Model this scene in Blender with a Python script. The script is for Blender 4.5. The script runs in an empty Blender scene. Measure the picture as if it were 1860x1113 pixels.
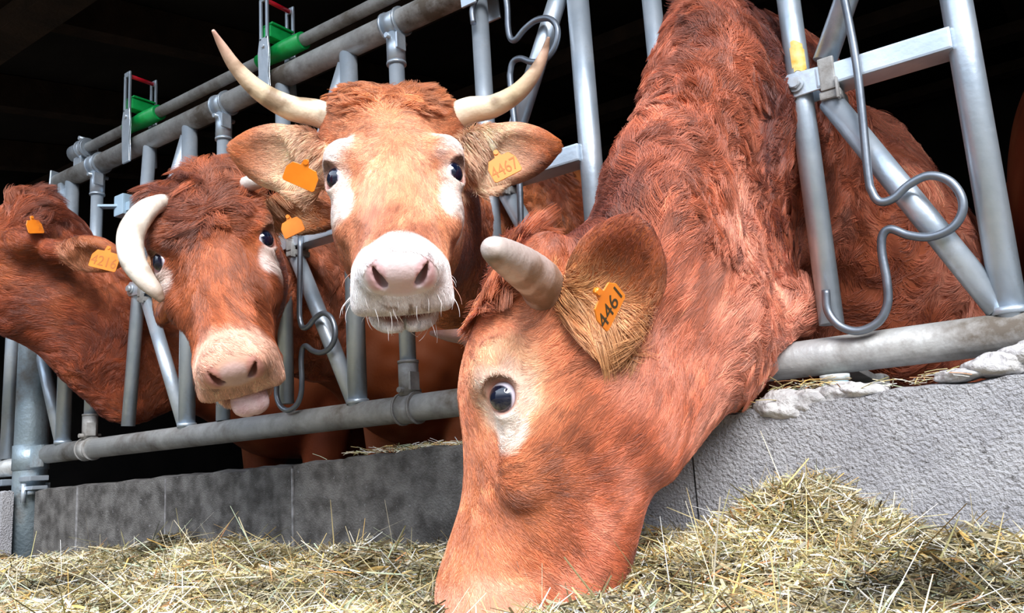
import bpy, bmesh, math, random
import numpy as np
from mathutils import Vector, Matrix, Euler
from mathutils.kdtree import KDTree

S = bpy.context.scene
COL = S.collection
rng = np.random.default_rng(7)
random.seed(7)

# ------------------------------------------------------------------ camera
F_PX = 1566.16
CAM = np.array([2.1171, -1.4162, 0.3963])
B_R = np.array([0.8084, 0.5854, -0.0612])      # camera right, up, forward in the world
B_U = np.array([0.1601, -0.1187, 0.9799])
B_F = np.array([-0.5664, 0.8020, 0.1897])
BAS = np.array([B_R, B_U, B_F])
cam = bpy.data.cameras.new('camera')
cam_o = bpy.data.objects.new('camera', cam)
COL.objects.link(cam_o)
cam.sensor_width = 36.0
cam.lens = F_PX * 36.0 / 1860.0
cam.clip_start = 0.02
_M = Matrix.Identity(4)
for i in range(3):
    _M[i][0], _M[i][1], _M[i][2], _M[i][3] = B_R[i], B_U[i], -B_F[i], CAM[i]
cam_o.matrix_world = _M
S.camera = cam_o

# ------------------------------------------------------------------ light
S.view_settings.view_transform = 'Standard'
S.view_settings.look = 'None'
S.view_settings.gamma = 1.0
S.view_settings.use_curve_mapping = False
S.view_settings.exposure = 1.1

wd = bpy.data.worlds.new('daylight')
S.world = wd
wd.use_nodes = True
_n = wd.node_tree.nodes
_l = wd.node_tree.links
_n.clear()
_out = _n.new('ShaderNodeOutputWorld')
_bg = _n.new('ShaderNodeBackground')
_tc = _n.new('ShaderNodeTexCoord')
_sx = _n.new('ShaderNodeSeparateXYZ')
_rp = _n.new('ShaderNodeValToRGB')
_mp = _n.new('ShaderNodeMapRange')
_mp.inputs['From Min'].default_value = -0.15
_mp.inputs['From Max'].default_value = 1.0
_l.new(_tc.outputs['Generated'], _sx.inputs[0])
_l.new(_sx.outputs['Z'], _mp.inputs['Value'])
_l.new(_mp.outputs[0], _rp.inputs[0])
_rp.color_ramp.elements[0].position = 0.0
_rp.color_ramp.elements[0].color = (0.09, 0.085, 0.08, 1)
_rp.color_ramp.elements[1].position = 1.0
_rp.color_ramp.elements[1].color = (0.85, 1.05, 1.35, 1)
_e = _rp.color_ramp.elements.new(0.14); _e.color = (0.13, 0.14, 0.15, 1)
_e = _rp.color_ramp.elements.new(0.30); _e.color = (0.26, 0.29, 0.34, 1)
_e = _rp.color_ramp.elements.new(0.58); _e.color = (1.25, 1.40, 1.62, 1)
_l.new(_rp.outputs[0], _bg.inputs[0])
_bg.inputs[1].default_value = 1.0
_l.new(_bg.outputs[0], _out.inputs[0])

sun = bpy.data.lights.new('sun', 'SUN')
sun.energy = 3.0
sun.angle = math.radians(35)
sun.color = (1.0, 0.97, 0.96)
sun_o = bpy.data.objects.new('sun', sun)
COL.objects.link(sun_o)
sun_o.rotation_euler = Vector((-0.55, 0.50, -0.67)).to_track_quat('-Z', 'Y').to_euler()

# ------------------------------------------------------------------ helpers
def W(px, py, d):
    """point seen at a pixel of the photograph, at a depth in metres"""
    return CAM + d * ((px - 930) / F_PX * B_R + (556.5 - py) / F_PX * B_U + B_F)

def cv(r, u, f):
    """a direction given as right, up, away from the photographer"""
    v = r * B_R + u * B_U + f * B_F
    return v / np.linalg.norm(v)

def nrm(v):
    v = np.asarray(v, float)
    return v / (np.linalg.norm(v, axis=-1, keepdims=True) + 1e-12)

def tag(o, label=None, cat=None, group=None, kind=None):
    if label: o['label'] = label
    if cat: o['category'] = cat
    if group: o['group'] = group
    if kind: o['kind'] = kind
    return o

def link(name, me, parent=None):
    o = bpy.data.objects.new(name, me)
    COL.objects.link(o)
    if parent is not None:
        o.parent = parent
        o.matrix_parent_inverse = parent.matrix_world.inverted()
    return o

def empty(name, loc=(0, 0, 0)):
    o = bpy.data.objects.new(name, None)
    o.empty_display_size = 0.1
    COL.objects.link(o)
    o.location = loc
    bpy.context.view_layer.update()
    return o

def np_mesh(name, V, Fq, mats=(), smooth=True, parent=None, midx=None):
    """quads (or quads + tris as list of lists) into ONE mesh object"""
    me = bpy.data.meshes.new(name)
    V = np.asarray(V, np.float32)
    Fq = np.asarray(Fq, np.int32)
    k = Fq.shape[1]
    me.vertices.add(len(V)); me.vertices.foreach_set('co', V.ravel())
    me.loops.add(Fq.size); me.loops.foreach_set('vertex_index', Fq.ravel())
    me.polygons.add(len(Fq))
    me.polygons.foreach_set('loop_start', np.arange(0, Fq.size, k, dtype=np.int32))
    me.polygons.foreach_set('loop_total', np.full(len(Fq), k, np.int32))
    if midx is not None:
        me.polygons.foreach_set('material_index', np.asarray(midx, np.int32))
    for m in mats: me.materials.append(m)
    me.update(calc_edges=True)
    me.validate()
    me.polygons.foreach_set('use_smooth', np.full(len(me.polygons), smooth))
    return link(name, me, parent)

class MB:
    """collects shapes into one bmesh; build() links it as ONE mesh object"""
    def __init__(s): s.bm = bmesh.new()
    def box(s, c, size, rot=None, bev=0.0):
        t = bmesh.new()
        bmesh.ops.create_cube(t, size=1.0)
        bmesh.ops.scale(t, vec=size, verts=t.verts)
        if bev > 0:
            bmesh.ops.bevel(t, geom=t.edges[:], offset=bev, segments=2, profile=0.7, affect='EDGES')
        if rot is not None:
            bmesh.ops.transform(t, matrix=rot, verts=t.verts)
        bmesh.ops.translate(t, vec=Vector(c), verts=t.verts)
        s._merge(t)
    def bar(s, a, b, w, h, up=(0, 0, 1), bev=0.002):
        a = Vector(a); b = Vector(b)
        z = (b - a).normalized(); x = Vector(up).cross(z).normalized(); y = z.cross(x)
        R = Matrix((x, y, z)).transposed().to_4x4()
        s.box((a + b) / 2, (w, h, (b - a).length), R, bev)
    def tube(s, pts, r, n=16, closed=False, cap=True):
        P = [Vector(p) for p in pts]
        m = len(P)
        rr = r if hasattr(r, '__len__') else [r] * m
        T = []
        for i in range(m):
            a = P[(i - 1) % m] if closed else P[max(i - 1, 0)]
            b = P[(i + 1) % m] if closed else P[min(i + 1, m - 1)]
            T.append((b - a).normalized())
        u = T[0].orthogonal().normalized()
        rings = []
        for i in range(m):
            u = (u - T[i] * u.dot(T[i])).normalized()
            v = T[i].cross(u)
            rings.append([s.bm.verts.new(P[i] + (u * math.cos(2 * math.pi * k / n) + v * math.sin(2 * math.pi * k / n)) * rr[i]) for k in range(n)])
        L = m if closed else m - 1
        for i in range(L):
            A, Bq = rings[i], rings[(i + 1) % m]
            for k in range(n):
                f = s.bm.faces.new((A[k], A[(k + 1) % n], Bq[(k + 1) % n], Bq[k])); f.smooth = True
        if cap and not closed:
            s.bm.faces.new(list(reversed(rings[0]))); s.bm.faces.new(rings[-1])
    def prism(s, poly, o, ex, ey, ez, t, bev=0.0):
        o = Vector(o); ex = Vector(ex); ey = Vector(ey); ez = Vector(ez)
        tb = bmesh.new()
        A = [tb.verts.new(o + ex * p[0] + ey * p[1] - ez * t / 2) for p in poly]
        Bq = [tb.verts.new(o + ex * p[0] + ey * p[1] + ez * t / 2) for p in poly]
        n = len(poly)
        tb.faces.new(list(reversed(A))); tb.faces.new(Bq)
        for i in range(n):
            tb.faces.new((A[i], A[(i + 1) % n], Bq[(i + 1) % n], Bq[i]))
        if bev > 0:
            bmesh.ops.bevel(tb, geom=tb.edges[:], offset=bev, segments=1, affect='EDGES')
        s._merge(tb)
    def _merge(s, t):
        me = bpy.data.meshes.new('tmp'); t.to_mesh(me); t.free()
        s.bm.from_mesh(me); bpy.data.meshes.remove(me)
    def build(s, name, mat, parent=None):
        me = bpy.data.meshes.new(name)
        bmesh.ops.recalc_face_normals(s.bm, faces=s.bm.faces[:])
        s.bm.to_mesh(me); s.bm.free()
        me.materials.append(mat)
        return link(name, me, parent)

def smooth_path(pts, n=8):
    """Catmull-Rom through points"""
    P = [np.asarray(p, float) for p in pts]
    P = [2 * P[0] - P[1]] + P + [2 * P[-1] - P[-2]]
    out = []
    for i in range(1, len(P) - 2):
        for t in np.arange(0, 1, 1.0 / n):
            a, b, c, d = P[i - 1], P[i], P[i + 1], P[i + 2]
            out.append(0.5 * (2 * b + (c - a) * t + (2 * a - 5 * b + 4 * c - d) * t * t + (3 * b - a - 3 * c + d) * t ** 3))
    out.append(P[-2])
    return out

# ------------------------------------------------------------------ materials
def new_mat(name):
    m = bpy.data.materials.new(name); m.use_nodes = True
    nt = m.node_tree
    return m, nt, nt.nodes['Principled BSDF']

def noise_mat(name, c1, c2, scale=20, rough=0.6, metal=0.0, bump=0.0, bscale=None, detail=6, c3=None, s3=4, t3=(0.55, 0.7), spec=0.5, rough2=None, coat=0.0):
    m, nt, bs = new_mat(name)
    N, L = nt.nodes, nt.links
    tc = N.new('ShaderNodeTexCoord')
    no = N.new('ShaderNodeTexNoise'); no.inputs['Scale'].default_value = scale; no.inputs['Detail'].default_value = detail
    L.new(tc.outputs['Object'], no.inputs['Vector'])
    rp = N.new('ShaderNodeValToRGB')
    rp.color_ramp.elements[0].position = 0.35; rp.color_ramp.elements[0].color = (*c1, 1)
    rp.color_ramp.elements[1].position = 0.65; rp.color_ramp.elements[1].color = (*c2, 1)
    L.new(no.outputs['Fac'], rp.inputs[0])
    col = rp.outputs[0]
    if c3 is not None:
        n3 = N.new('ShaderNodeTexNoise'); n3.inputs['Scale'].default_value = s3; n3.inputs['Detail'].default_value = 8; n3.inputs['Roughness'].default_value = 0.65
        L.new(tc.outputs['Object'], n3.inputs['Vector'])
        mr = N.new('ShaderNodeMapRange'); mr.inputs['From Min'].default_value = t3[0]; mr.inputs['From Max'].default_value = t3[1]
        L.new(n3.outputs['Fac'], mr.inputs['Value'])
        mx = N.new('ShaderNodeMix'); mx.data_type = 'RGBA'
        L.new(mr.outputs[0], mx.inputs['Factor']); L.new(col, mx.inputs[6]); mx.inputs[7].default_value = (*c3, 1)
        col = mx.outputs[2]
        if rough2 is not None:
            mq = N.new('ShaderNodeMapRange'); mq.inputs['To Min'].default_value = rough; mq.inputs['To Max'].default_value = rough2
            L.new(mr.outputs[0], mq.inputs['Value']); L.new(mq.outputs[0], bs.inputs['Roughness'])
            mm = N.new('ShaderNodeMapRange'); mm.inputs['To Min'].default_value = metal; mm.inputs['To Max'].default_value = 0.0
            L.new(mr.outputs[0], mm.inputs['Value']); L.new(mm.outputs[0], bs.inputs['Metallic'])
    L.new(col, bs.inputs['Base Color'])
    if rough2 is None:
        bs.inputs['Roughness'].default_value = rough
        bs.inputs['Metallic'].default_value = metal
    bs.inputs['Specular IOR Level'].default_value = spec
    bs.inputs['Coat Weight'].default_value = coat
    if bump > 0:
        nb = N.new('ShaderNodeTexNoise'); nb.inputs['Scale'].default_value = bscale or scale * 2; nb.inputs['Detail'].default_value = 8
        L.new(tc.outputs['Object'], nb.inputs['Vector'])
        bp = N.new('ShaderNodeBump'); bp.inputs['Strength'].default_value = bump; bp.inputs['Distance'].default_value = 0.01
        L.new(nb.outputs['Fac'], bp.inputs['Height']); L.new(bp.outputs[0], bs.inputs['Normal'])
    return m

def plain(name, c, rough=0.5, metal=0.0, spec=0.5, coat=0.0):
    m, nt, bs = new_mat(name)
    bs.inputs['Base Color'].default_value = (*c, 1); bs.inputs['Roughness'].default_value = rough
    bs.inputs['Metallic'].default_value = metal; bs.inputs['Specular IOR Level'].default_value = spec
    bs.inputs['Coat Weight'].default_value = coat
    return m

def attr_mat(name, attr='col', rough=0.5, spec=0.4, bump=0.0, bscale=60, sheen=0.0, sub=0.0, coat=0.0):
    m, nt, bs = new_mat(name)
    N, L = nt.nodes, nt.links
    a = N.new('ShaderNodeAttribute'); a.attribute_name = attr
    L.new(a.outputs['Color'], bs.inputs['Base Color'])
    bs.inputs['Roughness'].default_value = rough
    bs.inputs['Specular IOR Level'].default_value = spec
    bs.inputs['Coat Weight'].default_value = coat
    if sheen > 0:
        bs.inputs['Sheen Weight'].default_value = sheen
        bs.inputs['Sheen Roughness'].default_value = 0.4
        bs.inputs['Sheen Tint'].default_value = (0.85, 0.82, 1.0, 1)
    if sub > 0:
        bs.inputs['Subsurface Weight'].default_value = sub
        bs.inputs['Subsurface Radius'].default_value = (0.01, 0.004, 0.002)
        bs.inputs['Subsurface Scale'].default_value = 0.5
    if bump > 0:
        tc = N.new('ShaderNodeTexCoord')
        nb = N.new('ShaderNodeTexNoise'); nb.inputs['Scale'].default_value = bscale; nb.inputs['Detail'].default_value = 6
        L.new(tc.outputs['Object'], nb.inputs['Vector'])
        bp = N.new('ShaderNodeBump'); bp.inputs['Strength'].default_value = bump; bp.inputs['Distance'].default_value = 0.004
        L.new(nb.outputs['Fac'], bp.inputs['Height']); L.new(bp.outputs[0], bs.inputs['Normal'])
    return m

M = {}
M['galv'] = noise_mat('galvanized_steel', (0.42, 0.50, 0.58), (0.58, 0.65, 0.72), 12, 0.38, 0.6, 0.06, 90, c3=(0.22, 0.19, 0.16), s3=7, t3=(0.56, 0.76), rough2=0.75)
M['rail'] = noise_mat('weathered_rail_steel', (0.40, 0.41, 0.41), (0.52, 0.53, 0.52), 14, 0.5, 0.35, 0.12, 120, c3=(0.11, 0.09, 0.07), s3=6, t3=(0.44, 0.66), rough2=0.85)
M['wire'] = noise_mat('dark_rod_steel', (0.13, 0.15, 0.18), (0.22, 0.25, 0.29), 14, 0.40, 0.7, 0.05, 60)
M['dark'] = noise_mat('black_rubber', (0.02, 0.02, 0.025), (0.05, 0.05, 0.055), 40, 0.5, 0.0, 0.2)
M['green'] = noise_mat('green_plastic', (0.0, 0.30, 0.05), (0.01, 0.42, 0.10), 25, 0.4, 0.0, 0.1)
M['red'] = plain('red_plastic', (0.75, 0.01, 0.03), 0.35)
M['post'] = noise_mat('dirty_blue_grey_steel', (0.25, 0.32, 0.36), (0.42, 0.52, 0.58), 9, 0.45, 0.5, 0.2, 90, c3=(0.14, 0.12, 0.10), s3=5, t3=(0.5, 0.68), rough2=0.85)
M['yellow'] = noise_mat('worn_yellow_sticker', (0.85, 0.42, 0.03), (0.9, 0.68, 0.25), 60, 0.5)
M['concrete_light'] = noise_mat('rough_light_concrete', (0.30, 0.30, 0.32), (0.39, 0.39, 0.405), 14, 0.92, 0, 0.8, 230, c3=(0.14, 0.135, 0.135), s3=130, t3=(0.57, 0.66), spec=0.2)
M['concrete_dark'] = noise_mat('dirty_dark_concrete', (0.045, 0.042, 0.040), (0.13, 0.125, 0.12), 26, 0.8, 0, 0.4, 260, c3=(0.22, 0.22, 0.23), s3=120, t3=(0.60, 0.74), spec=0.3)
M['mortar'] = noise_mat('pale_mortar', (0.40, 0.39, 0.39), (0.60, 0.59, 0.58), 22, 0.95, 0, 1.0, 60, spec=0.2)
M['joint'] = noise_mat('grey_joint', (.10,.10,.10), (.26,.26,.27), 60, .9)
M['floor'] = noise_mat('barn_floor_dirt', (0.05, 0.04, 0.03), (0.12, 0.10, 0.075), 5, 0.9, 0, 0.6, 30)
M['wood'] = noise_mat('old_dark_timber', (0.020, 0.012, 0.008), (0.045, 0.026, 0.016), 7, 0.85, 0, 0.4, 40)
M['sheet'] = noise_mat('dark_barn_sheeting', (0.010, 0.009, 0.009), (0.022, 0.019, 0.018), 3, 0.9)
M['eye'] = None
M['horn'] = attr_mat('horn', 'col', 0.42, 0.4, 0.35, 90)
M['skin'] = attr_mat('cow_hide', 'col', 0.6, 0.25, 0.25, 130)
M['hair'] = attr_mat('cow_hair', 'col', 0.42, 0.6, sheen=0.25)
M['tag'] = noise_mat('orange_ear_tag', (0.76, 0.19, 0.006), (0.82, 0.24, 0.012), 30, 0.4)
M['ink'] = plain('tag_ink', (0.05, 0.03, 0.01), 0.6)
M['ink_worn'] = plain('worn_tag_ink', (0.42, 0.13, 0.01), 0.6)
M['tongue'] = noise_mat('tongue', (0.66, 0.42, 0.44), (0.80, 0.60, 0.62), 40, 0.35, 0, 0.4, 220)
M['straw'] = attr_mat('chopped_silage', 'col', 0.6, 0.3)

def eye_mat():
    m, nt, bs = new_mat('cow_eye')
    at = nt.nodes.new('ShaderNodeAttribute'); at.attribute_name = 'col'; nt.links.new(at.outputs['Color'], bs.inputs['Base Color'])
    bs.inputs['Roughness'].default_value = 0.03
    bs.inputs['Specular IOR Level'].default_value = 0.5
    bs.inputs['Coat Weight'].default_value = 1.0
    bs.inputs['Coat Roughness'].default_value = 0.02
    return m
M['eye'] = eye_mat()

# ================================================================== SETTING
def structure(name, mb, mat):
    o = mb.build(name, mat); o['kind'] = 'structure'; return o

b = MB(); b.box((0, 0.5, -0.05), (18, 19, 0.1)); structure('floor', b, M['floor'])

# feed wall: dark block run and the rough light block at the right
WF = -0.10
def block(x0, x1, z1a, z1b, name, mat, seed, dy=0.0, thick=0.22):
    nx = max(6, int((x1 - x0) / 0.02)); nz = 16; ny = 6
    r = np.random.default_rng(seed)
    b = MB(); bm = b.bm
    bmesh.ops.create_cube(bm, size=1.0)
    bmesh.ops.subdivide_edges(bm, edges=[e for e in bm.edges if abs((e.verts[0].co - e.verts[1].co).x) > .5], cuts=nx)
    bmesh.ops.subdivide_edges(bm, edges=[e for e in bm.edges if abs((e.verts[0].co - e.verts[1].co).y) > .5], cuts=ny)
    for v in bm.verts:
        t = v.co.x + .5
        x = x0 + (x1 - x0) * t
        top = z1a + (z1b - z1a) * t + 0.0022 * math.sin(37 * x + seed) + 0.0018 * math.sin(91 * x + 2 * seed) + (r.random() - .5) * 0.003
        y = WF + dy + (v.co.y + .5) * thick
        if v.co.z > 0:
            if abs(v.co.y) > .45: top -= 0.004
            v.co = Vector((x, y, top))
        else:
            v.co = Vector((x, y, 0.0))
    return structure(name, b, mat)
block(-3.2, -0.83, 0.425, 0.437, 'wall_left_far', M['concrete_light'], 8, 0.0, 0.035)
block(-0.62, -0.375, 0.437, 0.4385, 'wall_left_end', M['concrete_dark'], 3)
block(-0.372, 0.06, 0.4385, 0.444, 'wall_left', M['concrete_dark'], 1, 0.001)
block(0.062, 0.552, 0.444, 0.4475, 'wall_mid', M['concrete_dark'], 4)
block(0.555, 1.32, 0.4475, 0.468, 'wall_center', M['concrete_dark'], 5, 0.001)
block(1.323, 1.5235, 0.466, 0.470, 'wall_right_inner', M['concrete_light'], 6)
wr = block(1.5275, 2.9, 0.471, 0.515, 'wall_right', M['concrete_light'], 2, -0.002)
# mortar joints of the dark run, wiped flush
for i, (x, w) in enumerate(((-0.3735, 0.005), (0.0615, 0.003), (0.5535, 0.005))):
    b = MB(); b.box((x, WF + 0.10, 0.22), (w, 0.205, 0.435)); structure('trim_%d' % (i + 1), b, M['joint'])

# barn shell: back and side walls, roof over the cows, rafters
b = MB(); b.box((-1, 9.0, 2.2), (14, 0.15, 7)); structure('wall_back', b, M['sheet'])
b = MB(); b.box((-5.2, 0.6, 2.2), (0.15, 16.8, 7)); structure('wall_side', b, M['sheet'])  # extended far forward, out of view, to block sky light from the left
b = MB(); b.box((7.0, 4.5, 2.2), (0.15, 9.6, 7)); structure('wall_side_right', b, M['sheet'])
def roof_z(y): return 2.68 + (y + 0.9) * 0.18
b = MB()
b.bar((0.9, -0.9, roof_z(-0.9)), (0.9, 9.1, roof_z(9.1)), 12.4, 0.06, up=(0, 0, 1)); structure('ceiling', b, M['sheet'])  # front overhang is out of view, shaped to shade the barn behind the fence
b = MB()
for k in range(9):
    x = -4.4 + k * 1.25
    b.bar((x, -0.85, roof_z(-0.85) - 0.14), (x, 9.0, roof_z(9.0) - 0.14), 0.12, 0.2)
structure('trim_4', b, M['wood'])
b = MB(); b.box((0.9, -0.9, 2.55), (12.4, 0.05, 0.26)); structure('trim_6', b, M['wood'])  # unseen board added under the eave to cut sky and sun inside
b = MB()
for k in range(6):
    y = 0.3 + k * 1.5
    b.bar((-5.1, y, roof_z(y) - 0.32), (6.9, y, roof_z(y) - 0.32), 0.16, 0.1)
structure('trim_5', b, M['wood'])

# ================================================================== FEED FENCE
SP = 0.6643                     # spacing of the head-lock units
ZB, ZT, ZH = 0.55, 1.47, 1.005  # bottom rail, top rail, hinge height
fence = empty('feed_fence', (0, 0, 0))
tag(fence, 'galvanized tube feed fence with head locks along the low wall, cows reaching through', 'fence')
b = MB(); b.tube([(-0.755, 0, ZB), (3.6, 0, ZB)], 0.030, 24); b.build('bottom_rail', M['rail'], fence)
b = MB(); b.tube([(-0.755, 0, ZT), (3.6, 0, ZT)], 0.030, 24); b.build('top_rail', M['rail'], fence)
b = MB(); b.tube([(-0.60, 0.0, 1.547), (3.6, 0.0, 1.547)], 0.0165, 16); b.build('locking_rod', M['rail'], fence)
b = MB()
b.tube([(-0.655, 0, 1.547), (-0.565, 0, 1.547)], 0.029, 20)
for x in (-0.60, -0.572): b.tube([(x - .004, 0, 1.547), (x + .004, 0, 1.547)], 0.034, 20)
b.box((-0.61, 0, 1.508), (0.05, 0.03, 0.03), None, .003)
b.tube([(-0.575, -0.03, 1.575), (-0.575, 0.03, 1.575)], .007, 10)
b.build('rod_bearing', M['galv'], fence)
b = MB(); b.prism([(-.035, -.07), (.045, -.03), (.03, .035), (-.03, .04)], (-0.757, 0, ZT), (0, 1, 0), (0, 0, 1), (1, 0, 0), .008, .002)
b.box((-0.70, -.012, ZT - .045), (.02, .03, .05), None, .003); b.build('end_plate', M['galv'], fence)

# bent rod guard, drawn once in hinge coordinates and mirrored up and down
def AT(px, py, Y=0.0):
    r = (px - 930) / F_PX * B_R + (556.5 - py) / F_PX * B_U + B_F
    return CAM + r * (Y - CAM[1]) / r[1]
_low = [(1548, 80), (1560, 200), (1576, 310), (1584, 348), (1598, 366), (1622, 361), (1650, 336), (1686, 319), (1722, 327), (1745, 354), (1748, 385), (1729, 414), (1690, 430), (1650, 427), (1618, 416), (1603, 428), (1602, 460), (1611, 510), (1612, 553), (1595, 585), (1560, 601), (1526, 592), (1504, 565), (1500, 527)]
_lw = [AT(x, y, -0.034) for x, y in _low]
HX4 = 3 * SP - 0.25
low = [(p[0] - HX4, p[2] - ZH) for p in _lw]
path = [(x, -z) for x, z in reversed(low[2:])] + [(low[0][0] + .002, 0.0)] + low[2:]
def guard_bm(half=False):
    b = MB()
    b.tube(smooth_path([(x, -0.034, z) for x, z in (path[len(low) - 2:] if half else path)], 6), 0.0066, 12)
    return b
first = {}
def put(name, key, maker, mat, parent, loc=(0, 0, 0), ry=0.0):
    """first use builds the mesh, later ones copy the object"""
    if key not in first:
        o = maker().build(name, mat, parent); first[key] = o
    else:
        o = first[key].copy(); COL.objects.link(o); o.parent = parent
        o.name = name
    o.matrix_parent_inverse = Matrix.Identity(4); o.location = loc
    o.rotation_euler = (0, ry, 0)
    return o

def post_m():
    b = MB(); b.tube([(0, 0, ZB), (0, 0, ZT)], 0.0225, 20); b.tube([(0, 0, ZB + .026), (0, 0, ZB + .036)], .026, 20); return b
def diag_low_m():
    b = MB(); b.tube([(-.205, 0, ZH - .035), (-.012, 0, ZB + .035)], 0.0195, 20); return b
def diag_up_m():
    b = MB(); b.tube([(-.205, 0, ZH + .035), (-.012, 0, ZT - .045)], 0.0195, 20); return b
def cross_m():
    b = MB(); b.box((-.115, 0, ZH), (.205, .052, .036), None, .004); return b
def lock_m():
    b = MB(); b.tube([(0, 0, -.405), (0, 0, .445)], 0.0195, 20); return b
def plate_m():
    b = MB()
    for s in (-1, 1):
        b.prism([(-.022, -.012), (-.012, -.022), (.075, -.018), (.075, .018), (-.012, .022), (-.022, .012)], (0, s * .0225, 0), (1, 0, 0), (0, 0, 1), (0, 1, 0), .004, .001)
    return b
def bolt_m():
    b = MB(); b.tube([(0, -.038, 0), (0, .034, 0)], .0085, 12); b.tube([(0, -.030, 0), (0, -.024, 0)], .014, 20)
    b.tube([(0, -.036, 0), (0, -.030, 0)], .0105, 6); return b
def strap_m():
    b = MB()
    b.box((.052, -.024, .002), (.026, .008, .056), None, .003)
    b.box((.052, .020, .002), (.026, .008, .056), None, .003)
    b.box((.052, 0, -.033), (.034, .05, .014), None, .003)
    b.box((.066, -.028, -.028), (.004, .012, .036), None, .001); return b

lockb = {}
for k in range(-2, 5):
    px = k * SP
    if k == -2:
        continue
    hx = px - 0.25
    put('stanchion_post', 'post', post_m, M['galv'], fence, (px, 0, 0))
    put('lower_brace', 'dl', diag_low_m, M['galv'], fence, (px, 0, 0))
    put('upper_brace', 'du', diag_up_m, M['galv'], fence, (px, 0, 0))
    put('cross_bar', 'cb', cross_m, M['galv'], fence, (px, 0, 0))
    lb = put('lock_bar', 'lb', lock_m, M['galv'], fence, (hx, 0, ZH), {0: 0.10}.get(k, 0.0))
    put('hinge_plate', 'hp', plate_m, M['galv'], lb, (0, 0, 0))
    put('hinge_bolt', 'hb', bolt_m, M['galv'], lb, (0, 0, 0))
    put('hinge_strap', 'hs', strap_m, M['rail'], lb, (0, 0, 0))
    if k > 0: put('rod_guard', 'rg%d' % (k == 1), lambda: guard_bm(k == 1), M['wire'], fence, (hx, 0, ZH))
    lockb[k] = lb
# the worn yellow sticker on the right-hand lock bar
b = MB()
th = [math.radians(a) for a in range(-112, -41, 7)]
n = len(th)
for i in range(7):
    z = .022 + .055 * i / 6
    for a in th: b.bm.verts.new((.0203 * math.cos(a + .2), .0203 * math.sin(a + .2), z + .004 * math.cos(4 * a)))
b.bm.verts.ensure_lookup_table()
for i in range(6):
    for j in range(n - 1):
        if (i in (0, 5)) and j in (0, n - 2): continue
        f = b.bm.faces.new((b.bm.verts[i * n + j], b.bm.verts[i * n + j + 1], b.bm.verts[(i + 1) * n + j + 1], b.bm.verts[(i + 1) * n + j])); f.smooth = True
st = b.build('sticker', M['yellow'], lockb[3]); st.location = (0, 0, 0); st.matrix_parent_inverse = Matrix.Identity(4)
st['label'] = 'worn yellow sticker'

# adjustable upright tubes, clamped to both rails
def upright_m():
    b = MB(); b.tube([(0, 0, ZB + .03), (0, 0, ZT - .03)], 0.0185, 20); return b
def clamp_m(sg, z):
    def f():
        b = MB()
        b.tube([(0, 0, z + sg * .028), (0, 0, z + sg * .105)], .0225, 20)
        b.tube([(0, 0, z + sg * .100), (0, 0, z + sg * .106)], .0238, 20)
        b.tube([(-.024, 0, z), (.024, 0, z)], .0335, 24)
        for x in (-.022, .022): b.tube([(x - .003, 0, z), (x + .003, 0, z)], .0362, 24)
        b.tube([(.0, -.034, z + sg * .04), (0, .034, z + sg * .04)], .0065, 8)
        b.box((.026, -.012, z + sg * .058), (.006, .03, .04), None, .001)
        return b
    return f
for k in range(-1, 5):
    x = k * SP + 0.161
    u = put('upright_tube', 'ut', upright_m, M['galv'], fence, (x, 0, 0))
    put('tube_clamp', 'ct', clamp_m(-1, ZT), M['galv'], fence, (x, 0, 0))
    if k != 0: put('tube_clamp', 'cbt', clamp_m(1, ZB), M['rail'], fence, (x, 0, 0))

# latches over the top rail: two slotted plates, red pin, green block and sleeve
def latch(x, k):
    L = empty('latch', (x, 0, 0)); L.parent = fence
    for s, y in ((-1, -.044), (1, .044)):
        b = MB()
        for dx in (-.0125, .0125): b.box((dx, y, 1.628), (.009, .006, .12), None, .0015)
        b.box((0, y, 1.690), (.034, .006, .018), None, .004)
        b.prism([(-.017, 1.575), (.017, 1.575), (.022, 1.535), (.017, 1.47), (.024, 1.40), (-.016, 1.40), (-.02, 1.47), (-.024, 1.535)], (0, y, 0), (1, 0, 0), (0, 0, 1), (0, 1, 0), .006, .001)
        b.tube([(0, y - .008 * 1, 1.55), (0, y + .008, 1.55)], .006, 10)
        o = b.build('side_plate', M['galv'], L); 
        o.matrix_parent_inverse = Matrix.Identity(4)
    for nm, mat, fn in (('release_pin', M['red'], lambda b: b.tube([(0, -.046, 1.688), (0, .046, 1.688)], .0062, 12)),
                        ('lock_block', M['green'], lambda b: (b.box((.004, 0, 1.592), (.032, .078, .034), None, .004), b.box((0, 0, 1.614), (.05, .074, .006), None, .002))),
                        ('sleeve', M['green'], lambda b: b.tube([(-.075, 0, 1.547), (-.045, 0, 1.547), (.02, 0, 1.547), (.105, 0, 1.547)], [.0195, .0205, .0245, .0235], 20))):
        b = MB(); fn(b)
        o = b.build(nm, mat, L); o.matrix_parent_inverse = Matrix.Identity(4)
        if mat is M['red']: o['label'] = 'red pin'
        if mat is M['green']: o['label'] = 'green plastic'
    L.location = (x, 0, 0)
    return L
latch(-0.263, 0); latch(0.395, 1); latch(1.08, 2)
# small pale bracket on the upright beside the far left cow
b = MB(); b.box((-.438, .06, 1.325), (.055, .05, .07), None, .006); b.box((-.405, .06, 1.315), (.03, .03, .03), None, .004)
b.bar((-.50, .0, 1.325), (-.44, .06, 1.325), .03, .008)
b.build('bracket', plain('pale_blue_plastic', (.45, .62, .75), .5), fence)
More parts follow.
